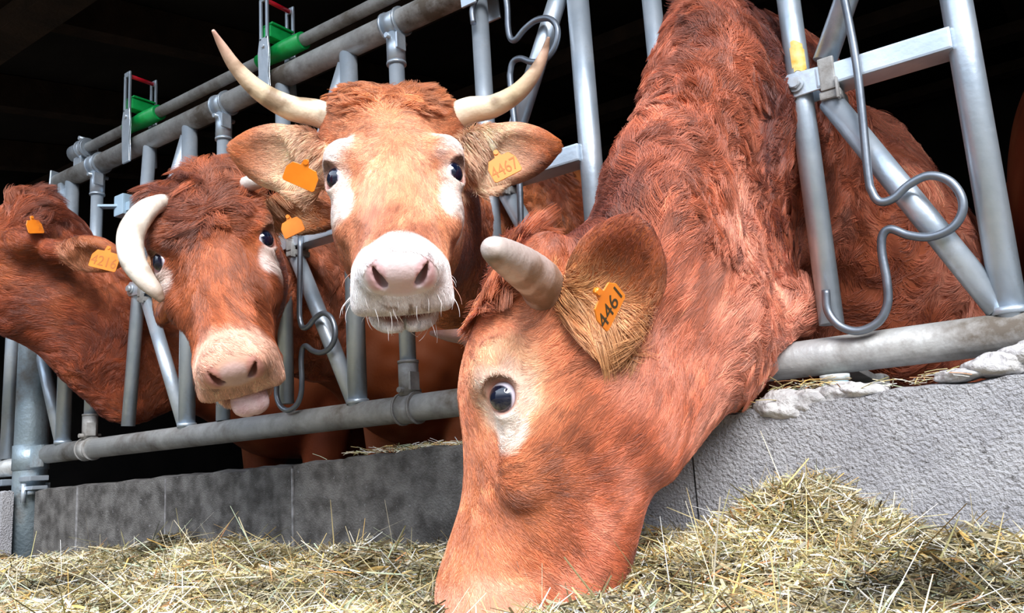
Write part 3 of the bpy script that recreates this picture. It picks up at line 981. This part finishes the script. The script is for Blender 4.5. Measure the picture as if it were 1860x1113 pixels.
def coat(cw, body, V, Q, pal, n, keep, lens, K=6, name='coat', bare=.45, rad=1.0):
    fN = np.cross(V[Q[:, 2]] - V[Q[:, 0]], V[Q[:, 3]] - V[Q[:, 1]])
    A = np.linalg.norm(fN, axis=1) / 2; fN = nrm(fN); C = V[Q].mean(1)
    view = nrm(CAM - C)
    wgt = A * ((fN * view).sum(1) > -.45) * keep(C)
    depth = (C - CAM) @ B_F
    wgt = wgt / np.maximum(depth, .5) ** 1.2
    r = np.random.default_rng(pal['seed'] + 77)
    fi = r.choice(len(Q), size=int(n), p=wgt / wgt.sum())
    u, v = r.random((2, len(fi), 1))
    q = V[Q[fi]]
    P = (q[:, 0] * (1 - u) + q[:, 1] * u) * (1 - v) + (q[:, 3] * (1 - u) + q[:, 2] * u) * v
    N, f0 = grad(cw.sdf, P)
    P = P - N * np.clip(f0, -.004, .004)[:, None]
    H = cw.h(P); x, y, z = np.abs(H[:, 0]), H[:, 1], H[:, 2]; sx = np.sign(H[:, 0])
    # bald places: nose pad, eyeballs and lids, mouth
    ed = np.linalg.norm(np.stack([x, y, z], 1) - (EYE + EYED * .012), axis=1)
    pad = np.linalg.norm((np.stack([x, y, z], 1) - np.array([0, .52, .004])) / np.array([.056, .055, .040]), axis=1)
    ok = (ed > .0235) & (pad > 1.0) & ~((y > .46) & (np.abs(z + .086) < .008))
    P, N, H = P[ok], N[ok], H[ok]; x, y, z, sx = x[ok], y[ok], z[ok], sx[ok]
    n = len(P)
    em, eq, ei = ear_coords(cw, H)
    ear = sstep(1.15, .95, em)
    headm = sstep(.27, .20, x) * sstep(-.10, .03, y) * sstep(.70, .60, y) * sstep(-.30, -.22, z)
    # --- flow
    fl = np.zeros((n, 3))
    wh = np.array([0, .145])
    rx, ry = H[:, 0], y - wh[1]
    face = np.stack([rx * 1.6, ry + .02, -np.abs(rx) * .4], 1)
    side = np.stack([np.zeros(n), -.75 + 1.1 * sstep(.2, .42, y), -.55 * np.ones(n)], 1)
    fz = sstep(.0, .05, z)[:, None]
    hd = nrm(nrm(face) * fz + nrm(side) * (1 - fz))
    hd = hd @ cw.R
    nk = np.zeros((n, 3)) + np.array([0, .0, -.35])
    bd = np.full(n, 9.0); bv = np.zeros((n, 3))
    for (a, b, ra, rb, uu, kk) in cw.neck:
        a = np.asarray(a); b = np.asarray(b); d = b - a
        t = np.clip((P - a) @ d / (d @ d), 0, 1); dist = np.linalg.norm(P - a - t[:, None] * d, axis=1)
        m = dist < bd; bd[m] = dist[m]; bv[m] = nrm(d)
    nk = nrm(bv * .8 + nk)
    fl = nrm(hd * headm[:, None] + nk * (1 - headm[:, None]))
    # the poll's locks fall forward over the brow
    pm_ = np.linalg.norm((H - np.array([0, .02, .06])) / np.array([.11, .09, .08]), axis=1)
    pm_ = (sstep(1.2, .6, pm_) * cw.fall)[:, None]
    fl = nrm(fl * (1 - pm_) + (nrm(cw.y * .6 + np.array([0, 0, -.5]) + np.outer(H[:, 0] * 6, cw.x)) * pm_))
    # ears: hair runs out along the ear, long pale locks across the open side
    for i, e in enumerate(cw.ears):
        m = (ei == i) & (ear > .02)
        e1 = e[1] @ cw.R; e3 = e[2] @ cw.R
        inner = (eq[:, 2] > -.2)
        d = nrm(e1 * .9 + np.array([0, 0, -.35]))
        d2 = nrm(e1 * .45 + e3 * .35 + np.array([0, 0, -.75]))
        base = sstep(.35, -.5, eq[:, 0])[:, None]
        tgt = np.where(inner[:, None], nrm(d * (1 - base) + d2 * base), d)
        fl[m] = nrm(fl[m] * (1 - ear[m][:, None]) + tgt[m] * ear[m][:, None])
    ln, sw, lift, curl, clk = lens(cw, P, H, headm, ear, eq)
    whisk = (r.random(n) < .0012) & (y > .43) & (z < -.02) & (x < .1) & (headm > .5)
    ln = np.where(whisk, r.uniform(.015, .04, n), ln); lift = np.where(whisk, .75, lift); clk = np.where(whisk, 0, clk)
    fl = nrm(fl - (fl * N).sum(1, keepdims=True) * N)
    ang = (SN(pal['seed'] + 11, 14)(P) * .9 + SN(pal['seed'] + 12, 33)(P) * .5) * sw
    B3 = np.cross(N, fl)
    fl = fl * np.cos(ang)[:, None] + B3 * np.sin(ang)[:, None]
    B3 = np.cross(N, fl)
    lift = np.clip(lift * (1 + .55 * SN(pal['seed'] + 13, 36)(P)) + r.normal(0, .05, n), .06, .9)
    # --- clumps
    nc = max(20, n // 60)
    ci = r.permutation(np.nonzero(~whisk)[0])[:nc]
    kd = KDTree(nc)
    for j, c in enumerate(ci): kd.insert(P[c], j)
    kd.balance()
    jit = P + N * 0 + np.cross(N, fl) * (r.normal(0, .0025, n))[:, None] + fl * (r.normal(0, .008, n))[:, None]
    near = np.array([kd.find(p)[1] for p in jit])
    cr = ci[near]
    # --- strands
    T = np.linspace(0, 1, K)
    ln = ln * r.uniform(.65, 1.2, n)
    ph = r.uniform(0, 6.28, nc)[near]; cs = r.choice([-1.0, 1.0], nc)[near]
    pts = np.zeros((n, K, 3))
    for j, t in enumerate(T):
        up = lift * (t - .55 * t * t)
        wv = curl * (np.sin(4.2 * t + ph) - np.sin(ph)) * .35 + cs * curl * t * t * .55
        p = P + ln[:, None] * (fl * (t * np.sqrt(np.maximum(1 - lift ** 2 * .5, .2)))[:, None] + N * up[:, None] + B3 * wv[:, None])
        pts[:, j] = p
    ctr = pts[cr]                        # the clump's own leading strand
    kk = (clk[:, None] * T[None, :] ** 1.3)[:, :, None]
    pts = pts * (1 - kk) + ctr * kk
    # --- colour
    col, _ = hide_colour(cw, P, pal); col, _ = apply_marks(cw, P, col, pal)
    if pal.get('poll') is not None:
        pw_ = pm_ / max(cw.fall, .01) * .75
        col = col + (np.array(pal['poll']) * (1 + .25 * SN(pal['seed'] + 31, 60)(P))[:, None] - col) * pw_
    if pal.get('ear_in') is not None:
        inn = (ear * sstep(-.5, .3, eq[:, 2]) * sstep(.9, -.2, eq[:, 0]))[:, None]
        mixn = np.clip(.85 + .25 * SN(pal['seed'] + 21, 40)(P), 0, 1)[:, None]
        col = col + (np.array(pal['ear_in']) - col) * inn * mixn
    cv_ = np.exp(r.normal(0, .20, nc))[near] * np.exp(r.normal(0, .22, n))
    col = col * cv_[:, None]
    hc = bpy.data.hair_curves.new(name)
    hc.add_curves([K] * n)
    hc.position_data.foreach_set('vector', pts.astype(np.float32).ravel())
    rr = hc.attributes.get('radius') or hc.attributes.new('radius', 'FLOAT', 'POINT')
    thick = (np.clip(.00020 + ln * .008, .00026, .00046) * rad)[:, None] * (1 - .75 * T[None, :] ** 1.5)
    rr.data.foreach_set('value', thick.astype(np.float32).ravel())
    ca = hc.attributes.new('col', 'FLOAT_COLOR', 'CURVE')
    ca.data.foreach_set('color', np.concatenate([np.clip(col, 0, 1), np.ones((n, 1))], 1).astype(np.float32).ravel())
    hc.materials.append(M['hair'])
    o = link(name, hc, body)
    o['kind'] = 'stuff'
    return o

def std_len(neck=.026, face=.010, poll=.045, poll_down=0.0, poll_c=(0, .02, .06), poll_r=(.085, .075, .06), neck_sw=1.1, neck_curl=.45, ear_l=.030):
    def f(cw, P, H, headm, ear, eq):
        x, y, z = np.abs(H[:, 0]), H[:, 1], H[:, 2]
        pm = np.linalg.norm((H - np.array(poll_c)) / np.array(poll_r), axis=1)
        pm = sstep(1.25, .75, pm) * (1 - ear)
        cheek = sstep(.30, .12, y) * sstep(.03, -.05, z)
        hl = face * (1 + .7 * cheek - .45 * sstep(.40, .47, y))
        ln = neck + (hl - neck) * headm
        ln = ln + (poll - ln) * pm
        ed = np.linalg.norm(np.stack([x, y, z], 1) - EYE, axis=1)
        ln = ln * (.35 + .65 * sstep(.025, .060, ed))
        el = .008 + ear_l * sstep(-.5, .2, eq[:, 2]) * sstep(.15, -.75, eq[:, 0])
        ln = ln + (el - ln) * ear
        sw = neck_sw + (.35 - neck_sw) * headm; sw = sw + (1.3 - sw) * pm; sw = sw * (1 - .7 * ear)
        lift = .34 + (.22 - .34) * headm; lift = lift + (.52 - lift) * pm; lift = lift + (.30 - lift) * ear
        curl = neck_curl + (.12 - neck_curl) * headm; curl = curl + (.6 - curl) * pm; curl = curl * (1 - .6 * ear)
        clk = .52 + (.32 - .52) * headm; clk = clk + (.60 - clk) * pm; clk = clk + (.36 - clk) * ear
        return ln, sw, lift, curl, clk
    return f

def make_cow(cw, name, label, pal, nhair, keep, lens, fine=.004, K=6, rad=1.0):
    lo, hi, flo, fhi = cw.bounds()
    V, Q = mesh_sdf(cw.sdf, lo, hi, flo, fhi, fine)
    body = np_mesh(name, V, Q, [M['skin']], True)
    tag(body, label, 'cow')
    col, _ = hide_colour(cw, V, pal); col, _ = apply_marks(cw, V, col, pal)
    em, eq, ei = ear_coords(cw, cw.h(V))
    inn = (sstep(1.15, .95, em) * sstep(-.3, .4, eq[:, 2]))[:, None]
    col = col + (np.array(pal.get('ear_skin', pal['base'])) - col) * inn
    set_col(body, col * .85)
    eyeballs(body, cw)
    if nhair: coat(cw, body, V, Q, pal, nhair, keep, lens, K, rad=rad)
    return body

# ------------------------------------------------------------------ the herd
def ray(px, py): return nrm((px - 930) / F_PX * B_R + (556.5 - py) / F_PX * B_U + B_F)
RED = dict(base=(.42, .105, .030), lite=(.62, .21, .075), deep=(.20, .040, .012))

# --- A: the near cow, head down in the silage
rA = ray(950, 720)
A = Cow((920, 722), 1.13, right=rA, fwd=-.95 * B_U - .25 * B_R - .24 * rA, scale=1.03, eye_side=-1, ns=.97)
A.dzt = np.array([0, .004, .012, .018, .018, .006, .004, .014, .018, .012, 0])
A.jaw = [((.040, .21, -.118), (.040, .12, .066)), ((.018, .36, -.118), (.045, .11, .060))]
A.fall = 1.0
_w1, _w2 = SN(301, 34), SN(302, 70)
def _folds(P, d):
    H = A.h(P)
    m = np.clip((np.linalg.norm(H - np.array([0, .18, 0]), axis=1) - .30) / .12, 0, 1) * (np.abs(d) < .05) * (P[:, 1] < .6)
    return d + m * (.0042 * _w1(P) + .0018 * _w2(P))
A.extra = _folds
A.ear((-.088, .105, -.055), cv(.28, .88, -.36), cv(-.28, -.25, -.92), .165, .125)
A.ear((.088, .105, -.055), cv(-.35, -.3, .75), cv(-.5, -.2, -.7), .16, .10)
uA = nrm(np.array([.93, .30, 0]))
A.neck = [(A.w((0, .09, -.07)), W(1215, 445, 1.32), .115, .172, uA, .60),
          (W(1215, 445, 1.32), np.array((1.592, .0, .985)), .172, .212, uA, .47),
          (np.array((1.592, .0, .985)), np.array((1.61, .42, 1.0)), .212, .29, uA, .50),
          (A.w((0, .16, -.17)), W(1320, 570, 1.36), .085, .125, uA, .45),
          (W(1320, 570, 1.36), np.array((1.585, .10, .78)), .125, .18, uA, .45)]
A.neck += [(W(1238, 722, 1.26), W(1286, 660, 1.31), .022, .030, uA, .8), (W(1286, 660, 1.31), W(1350, 596, 1.36), .030, .032, uA, .8), (W(1350, 596, 1.36), W(1425, 560, 1.44), .032, .045, uA, .8)]
A.body(1.66, .56, ang=-.12)
palA = dict(seed=10, off=.53, poll=(.36, .085, .022), base=(.46, .118, .050), lite=(.78, .31, .20), deep=(.16, .030, .011), face=(.66, .24, .095), face_k=.65,
            muzzle=(.74, .34, .22), mz=.452, mzk=.8, pad=(.80, .45, .36), nostril=(.75, .36, .32), rim=(.42, .15, .10), ear_in=(.58, .29, .11), ear_skin=(.36, .09, .025),
            patches=[((.095, .200, .036), (.05, .072, .052), .80, (.80, .46, .26)), ((.095, .207, .036), (.05, .050, .040), .95, (.92, .64, .50)), ((.10, .250, .026), (.03, .036, .026), .85, (.92, .80, .70))])
cowA = make_cow(A, 'cow', 'red cow eating silage with its head lowered, ear tag 4461', palA, 300000, lambda C: ((C[:, 1] < .25) + .15 * (C[:, 1] < 1.2)) * (C[:, 2] > .12),
                std_len(.036, .0095, .064, 0, (0, .03, .072), (.085, .070, .06), 1.4, .6, .045), fine=.0042)
horn(cowA, A, (-.055, .02, .03), [(1000, 540, 1.20, 88), (978, 508, 1.13, 82), (947, 484, 1.05, 76), (914, 463, .98, 62), (897, 453, .95, 50)], (.40, .26, .20), (.50, .40, .36), (.48, .40, .36), 3, .02, .75)
horn(cowA, A, (.06, .02, .03), [(880, 622, 1.38, 46), (850, 612, 1.42, 32), (815, 609, 1.45, 22), (785, 605, 1.48, 10)], (.22, .11, .09), (.24, .13, .11), (.26, .15, .13), 4, .01, .3)
ear_tag(cowA, W(1106, 554, 1.005), cv(.44, .80, .30), cv(-.62, .40, -.75), (.052, .040), '4461')

# --- B: the horned cow looking at the photographer
rB = ray(718, 324); aB = math.radians(34)
B = Cow((718, 322), 1.43, right=cv(-.991, -.057, -.10), fwd=cv(.133, -.57, -.811), scale=.975, eye_side=0, ns=.84)
B.jaw = [((.058, .022, .045), (.062, .055, .050))]
B.dzt = np.array([.010, .022, .020, .010, 0, 0, 0, 0, 0, 0, 0])
B.ear((-.108, .085, -.005), cv(.93, .20, .12), cv(-.10, -.22, -.97), .185, .115)
B.ear((.108, .085, -.005), cv(-.95, .22, .10), cv(.05, -.22, -.97), .185, .120)
uB = nrm(np.array([.9, .43, 0]))
B.neck = [(B.w((0, .07, -.07)), np.array((1.07, -.20, .90)), .105, .15, uB, .65), (np.array((1.07, -.20, .90)), np.array((.945, .02, .93)), .15, .20, uB, .50), (np.array((.945, .02, .93)), np.array((.96, .45, .92)), .20, .29, uB, .56)]
B.body(.97, .55, ang=-.10)
palB = dict(seed=30, poll=(.56, .19, .065), spk=.8, base=(.54, .165, .048), lite=(.74, .29, .115), deep=(.28, .064, .018), face=(.74, .325, .175), face_k=.95,
            muzzle=(.94, .88, .86), mz=.452, pad=(.92, .74, .74), nostril=(.80, .46, .48), rim=(.62, .26, .22), ear_in=(.92, .62, .42), ear_skin=(.90, .48, .30),
            patches=[((.094, .160, .05), (.036, .062, .050), .97, (.92, .82, .77)), ((.100, .262, .005), (.034, .055, .055), .92, (.90, .78, .72)), ((.095, .205, .034), (.035, .040, .038), .8, (.88, .70, .62)), ((0, .44, -.11), (.08, .07, .04), .8, (.66, .60, .50))])
cowB = make_cow(B, 'cow', 'orange red cow with long upswept horns and white muzzle, facing the photographer', palB, 1140000, lambda C: (C[:, 1] < .3) * (C[:, 2] > .3) * 1.0,
                std_len(.024, .010, .050, 0, (0, .015, .07), (.10, .075, .06), 1.0, .5, .040), fine=.0042)
horn(cowB, B, (.062, .022, .034), [(583, 208, 1.555, 50), (528, 196, 1.54, 45), (473, 166, 1.52, 36), (430, 124, 1.50, 26), (405, 86, 1.48, 17), (388, 57, 1.46, 7)], (.84, .74, .58), (.66, .53, .36), (.74, .45, .36), 7, .01, .75)
horn(cowB, B, (-.062, .022, .034), [(846, 203, 1.575, 50), (893, 194, 1.57, 42), (937, 170, 1.56, 34), (967, 138, 1.55, 27), (986, 103, 1.54, 18), (996, 70, 1.53, 7)], (.84, .74, .58), (.62, .48, .30), (.72, .44, .34), 8, .01, .7)
ear_tag(cowB, W(547, 320, 1.385), cv(.92, -.40, .0), cv(.35, .85, -.25), (.056, .034), None)
ear_tag(cowB, W(915, 303, 1.395), cv(.88, .46, .05), cv(-.42, .85, .2), (.050, .038), '4467', 'ink_worn')

# --- C: the cow with the bent-down horn
rC = ray(375, 453)
C = Cow((476, 437), 1.80, right=cv(-.945, -.21, -.19), fwd=cv(.32, -.69, -.645), scale=1.055, eye_side=-1, ns=.95)
C.ear((-.095, .065, -.01), cv(.97, .06, .1), cv(-.05, -.45, -.9), .175, .105)
C.ear((.098, .075, -.03), cv(.02, -.96, -.1), cv(-.5, .05, -.8), .16, .07)
uC = nrm(np.array([.9, .43, 0]))
C.neck = [(C.w((0, .07, -.08)), np.array((.44, -.20, .90)), .105, .17, uC, .62), (np.array((.44, -.20, .90)), np.array((.285, .02, .92)), .17, .20, uC, .52), (np.array((.285, .02, .92)), np.array((.29, .45, .92)), .20, .29, uC, .56)]
C.body(.31, .55, ang=-.10)
palC = dict(seed=50, spk=.6, base=(.36, .085, .024), lite=(.56, .19, .095), deep=(.15, .030, .010), face=(.44, .12, .035), face_k=.6,
            muzzle=(.72, .42, .30), mz=.448, pad=(.76, .52, .48), nostril=(.62, .28, .24), rim=(.45, .18, .15), ear_in=(.60, .34, .17), ear_skin=(.45, .14, .05),
            patches=[((.098, .165, .045), (.022, .045, .03), .85, (.78, .56, .42)), ((.100, .245, .015), (.026, .042, .036), .9, (.80, .66, .60))])
cowC = make_cow(C, 'cow', 'dark red curly headed cow, one horn bent down beside its cheek, tongue tip out', palC, 140000, lambda C_: (C_[:, 1] < .2) * (C_[:, 2] > .3) * 1.0,
                std_len(.024, .019, .060, 0, (0, .06, .07), (.11, .13, .06), 1.1, .5, .036), fine=.0045)
horn(cowC, C, (.06, .02, .03), [(283, 372, 1.78, 34), (258, 390, 1.72, 44), (238, 425, 1.68, 48), (240, 468, 1.65, 46), (260, 503, 1.63, 38), (281, 527, 1.62, 28), (291, 541, 1.62, 16)], (.78, .70, .60), (.80, .74, .64), (.30, .22, .17), 12, .01, .45)
horn(cowC, C, (-.06, .02, .03), [(462, 330, 1.84, 30), (482, 322, 1.83, 30), (510, 318, 1.82, 24), (535, 322, 1.80, 14)], (.70, .62, .55), (.72, .66, .60), (.35, .30, .27), 13, .01, .4)
ear_tag(cowC, W(531, 413, 1.745), cv(.90, .42, -.05), cv(-.38, .88, .2), (.046, .034), None)
# tongue tip between the lips
_tp = [(.44, -.084, .024, .008), (.475, -.085, .030, .010), (.500, -.088, .034, .012), (.513, -.097, .034, .013), (.516, -.108, .030, .012), (.513, -.118, .020, .009), (.509, -.123, .006, .004)]
_tp = np.array(smooth_path([np.array(q) for q in _tp], 4)); _k = 24
_tg = np.gradient(_tp[:, :2], axis=0); _tg /= np.linalg.norm(_tg, axis=1)[:, None]
_V = []
for (yy, zz, ww, th_), (ty, tz_) in zip(_tp, _tg):
    for q in range(_k):
        an = 2 * math.pi * q / _k
        dent = 1 - .25 * math.exp(-(math.cos(an) / .25) ** 2) * (math.sin(an) > 0)
        _V.append((ww * math.cos(an), yy - tz_ * th_ * math.sin(an) * dent, zz + ty * th_ * math.sin(an) * dent))
_m = len(_tp); _i, _j = np.meshgrid(np.arange(_m - 1), np.arange(_k), indexing='ij')
_Q = np.stack([_i * _k + _j, _i * _k + (_j + 1) % _k, (_i + 1) * _k + (_j + 1) % _k, (_i + 1) * _k + _j], -1).reshape(-1, 4)
_V = C.w(np.array(_V) + np.array([-.006, 0, 0]))
o = np_mesh('tongue', _V, _Q, [M['tongue']], True, cowC); o['label'] = 'pink tongue tip'

# --- D: the cow at the left edge with its head turned away to the left
D = Cow((-62, 440), 2.50, right=-cv(.45, -.45, -.72), fwd=cv(-.93, -.30, .02), scale=1.13, eye_side=0)
D.fall = 0.0
D.ear(D.h(W(112, 455, 2.43)[None])[0], cv(.95, -.10, .0), cv(.1, -.5, -.85), .15, .10)
D.ear(D.h(W(45, 392, 2.48)[None])[0], cv(.55, -.75, -.1), cv(.6, .2, -.75), .11, .075)
uD = np.array([.95, -.31, 0])
D.neck = [(D.w((0, .04, -.06)), W(105, 520, 2.58), .125, .17, uD, .7), (W(105, 520, 2.58), np.array((-.425, .03, .93)), .17, .225, np.array([1., 0, 0]), .46), (np.array((-.425, .03, .93)), np.array((-.40, .45, .92)), .225, .29, np.array([1., 0, 0]), .55),
          (W(30, 565, 2.50), W(140, 590, 2.62), .075, .10, uD, .6), (W(140, 590, 2.62), np.array((-.42, .08, .78)), .10, .16, np.array([1., 0, 0]), .42)]
D.body(-.39, .60, ang=-.08)
palD = dict(palC); palD.update(seed=70, base=(.31, .068, .024), lite=(.46, .13, .05), deep=(.15, .030, .010), ear_in=(.62, .26, .13), patches=[])
cowD = make_cow(D, 'cow', 'red cow at the left edge with its head turned away, ear tag 4216', palD, 80000, lambda C_: (C_[:, 1] < .2) * (C_[:, 2] > .3) * 1.0,
                std_len(.016, .012, .06, 0, (0, .0, .06), (.09, .07, .06), .9, .4, .02), fine=.005)
ear_tag(cowD, W(190, 473, 2.33), cv(.96, -.24, .05), cv(.22, .95, .2), (.074, .050), '4216', 'ink_worn')
ear_tag(cowD, W(63, 412, 2.39), cv(.35, .1, .9), cv(-.25, .9, .1), (.05, .038), None)

# --- E: another cow standing behind the fence at the right edge
E_ = Cow((2350, 330), 1.9, right=cv(-.6, .1, .8), fwd=cv(.8, -.5, .2), scale=1.0, eye_side=0)
E_.ear((-.105, .045, .005), E_.x * -1, E_.z, .17, .1); E_.ear((.105, .045, .005), E_.x, E_.z, .17, .1)
E_.neck = [(E_.w((0, .05, -.07)), (2.20, .62, 1.08), .11, .19, np.array([1., 0, 0]), .7), ((2.20, .62, 1.08), (2.19, 1.0, 1.05), .19, .30, np.array([1., 0, 0]), .75)]
E_.body(2.19, .92, ang=-.10, wz=1.12)
palE = dict(palD); palE.update(seed=90)
cowE = make_cow(E_, 'cow', 'dark brown cow standing behind the fence at the right edge', palE, 0, None, None, fine=.008)

# ================================================================== SILAGE
gn1, gn2, gn3, gn4, gn5 = SN(101, 5), SN(102, 14), SN(103, 38), SN(104, 85), SN(105, 30)
MUZ = A.w((0, .50, -.05))
def ground_h(X, Y):
    P = np.stack([X, Y, np.zeros_like(X)], 1)
    base = .222 + .008 * gn1(P) + .007 * gn2(P) + .006 * gn3(P) + .0035 * gn4(P)
    base = base + .030 * sstep(-.45, -.14, Y) * (.6 + .4 * sstep(-.4, .4, X) )
    base = base + .035 * np.exp(-((X - 1.98) / .25) ** 2 - ((Y + .15) / .25) ** 2)
    # heap against the right wall
    hx, hy = (X - 1.697) / .098, (Y + .125) / .13
    base = base + .088 * np.exp(-(np.abs(hx) ** 2.4 + np.abs(hy) ** 2.2))
    base = base + .052 * np.exp(-((X - .22) / .10) ** 2 - ((Y + .19) / .09) ** 2) + .030 * np.exp(-((X - .43) / .10) ** 2 - ((Y + .2) / .09) ** 2) + .030 * np.exp(-((X - .86) / .12) ** 2 - ((Y + .25) / .12) ** 2) + .012 * np.exp(-((X - .5) / .15) ** 2 - ((Y + .3) / .15) ** 2)
    # trough where the near cow's muzzle digs
    base = base - .034 * np.exp(-((X - MUZ[0]) / .13) ** 2 - ((Y - MUZ[1] + .05) / .13) ** 2)
    return base
gx = np.linspace(-2.2, 3.6, 330); gy = np.linspace(-2.6, -.104, 190)
GX, GY = np.meshgrid(gx, gy, indexing='ij')
GZ = ground_h(GX.ravel(), GY.ravel()) - .008
V = np.stack([GX.ravel(), GY.ravel(), GZ], 1)
ny = len(gy)
I, J = np.meshgrid(np.arange(len(gx) - 1), np.arange(ny - 1), indexing='ij')
Q = np.stack([I * ny + J, (I + 1) * ny + J, (I + 1) * ny + J + 1, I * ny + J + 1], -1).reshape(-1, 4)
n0 = len(V)
colV = np.tile(np.array([.075, .052, .016]), (n0, 1)) * (1 + .3 * SN(9, 90)(V))[:, None]
Vs, Qs, Cs = [V], [Q], [colV]
off = n0
palette = np.array([(.56, .44, .20), (.62, .53, .33), (.72, .65, .47), (.44, .37, .19), (.32, .29, .12), (.80, .76, .66), (.66, .42, .13), (.52, .25, .11), (.50, .58, .40), (.86, .86, .82), (.19, .14, .07)])
pw = np.array([.15, .15, .12, .12, .12, .08, .08, .03, .07, .05, .12]); pw /= pw.sum()
def blades(n, xr, yr, lr, wr_, tilt, seed, lift=.0, colmul=1.0):
    """chopped grass and straw: thin bent three-sided slivers"""
    global off
    r = np.random.default_rng(seed)
    X = r.uniform(*xr, n); Y = r.uniform(*yr, n)
    # denser towards the lens
    Z = ground_h(X, Y) + r.uniform(-.006, .006, n) + lift
    az = r.uniform(0, 6.283, n); el = r.normal(0, tilt, n)
    d = np.stack([np.cos(az) * np.cos(el), np.sin(az) * np.cos(el), np.sin(el)], 1)
    L = r.gamma(3.0, 1.0, n) / 3 * (lr[1] - lr[0]) + lr[0]; wd = r.uniform(*wr_, n)
    up = np.array([0, 0, 1.0]); s = nrm(np.cross(d, up + r.normal(0, .5, (n, 3)))); nn = np.cross(s, d)
    bend = r.normal(0, .16, n) * L
    c = np.stack([X, Y, Z], 1)
    prof = (np.array([-.5, 0.0, .5]), np.array([.7, 1.0, .35]))
    vs = []
    for t, k in zip(*prof):
        p = c + d * (L * t)[:, None] + nn * (bend * (.25 - t * t) * 1.0)[:, None]
        w2 = (wd * k)[:, None]
        vs += [p - s * w2, p + s * w2, p + nn * w2 * .45]
    Vb = np.stack(vs, 1).reshape(-1, 3)
    Vb[:, 1] = np.minimum(Vb[:, 1], -.1035 - .002 * np.abs(Vb[:, 1] + .1035).clip(0, .1))
    q = []
    for a in (0, 3):
        for i, j in ((0, 1), (1, 2), (2, 0)): q.append([a + i, a + j, a + 3 + j, a + 3 + i])
    q = np.array(q)
    Qb = (np.arange(n)[:, None, None] * 9 + q[None]).reshape(-1, 4) + off
    ok = r.choice(len(palette), n, p=pw)
    c_ = palette[ok] * np.exp(r.normal(0, .28, (n, 1))) * colmul
    c_ = c_ * (.70 + .24 * np.clip(gn5(c), -2, 1.6))[:, None]
    Vs.append(Vb); Qs.append(Qb); Cs.append(np.repeat(c_, 9, 0)); off += len(Vb)
blades(20000, (-.9, 2.6), (-.6, -.10), (.012, .045), (.0006, .0019), .30, 1)
blades(22000, (.2, 2.4), (-.95, -.10), (.010, .045), (.0005, .0016), .32, 2)
blades(11000, (1.0, 2.4), (-1.05, -.35), (.010, .05), (.0005, .0017), .35, 3, .003)
blades(8000, (1.52, 1.86), (-.32, -.10), (.008, .035), (.0005, .0014), .45, 4, .002)
blades(7500, (-.2, 2.4), (-1.0, -.12), (.012, .036), (.0016, .0034), .35, 7, .003)
blades(1500, (-.3, 2.3), (-.85, -.12), (.04, .10), (.0006, .0014), .45, 5, .010, 1.15)
blades(260, (-.1, 2.2), (-.75, -.12), (.05, .11), (.0005, .0012), .75, 6, .022, 1.2)
sil = np_mesh('silage', np.concatenate(Vs), np.concatenate(Qs), [M['straw']], False)
set_col(sil, np.concatenate(Cs))
tag(sil, 'chopped yellow green silage spread along the foot of the wall', 'silage', kind='stuff')

# loose wisps lying on the wall top
def wisps(name, label, spots, n, seed):
    r = np.random.default_rng(seed); Vb, Qb, Cb = [], [], []; o_ = 0
    for k in range(n):
        sx_, sy, sz, rx = spots[r.integers(len(spots))]
        c = np.array([sx_ + r.normal(0, rx), sy + r.normal(0, .03), sz + abs(r.normal(0, .005))])
        a = r.uniform(0, 6.28); d = np.array([math.cos(a), math.sin(a) * .7, r.normal(.05, .2)]); d = nrm(d); s = nrm(np.cross(d, [0, 0, 1])); L = r.uniform(.015, .05); w2 = r.uniform(.0005, .0012)
        u = np.cross(s, d)
        for t in (-.5, 0, .5):
            p = c + d * L * t + u * L * .12 * (.25 - t * t)
            Vb += [p - s * w2, p + s * w2, p + u * w2]
        for a0 in (0, 3):
            for i, j in ((0, 1), (1, 2), (2, 0)): Qb.append([o_ + a0 + i, o_ + a0 + j, o_ + a0 + 3 + j, o_ + a0 + 3 + i])
        Cb += [palette[r.integers(len(palette))] * .8] * 9; o_ += 9
    o = np_mesh(name, Vb, Qb, [M['straw']], False); set_col(o, np.array(Cb)); tag(o, label, 'straw', kind='stuff'); return o
wisps('straw_wisps', 'wisps of straw on top of the dark wall behind the eating cow', [(.80, -.04, .458, .06), (.92, -.02, .460, .05)], 260, 21)
wisps('straw_wisps', 'crumbs of straw on top of the light wall beside the eating cow', [(1.60, -.07, .474, .04), (1.72, -.07, .497, .03), (1.88, -.07, .488, .05)], 160, 22)
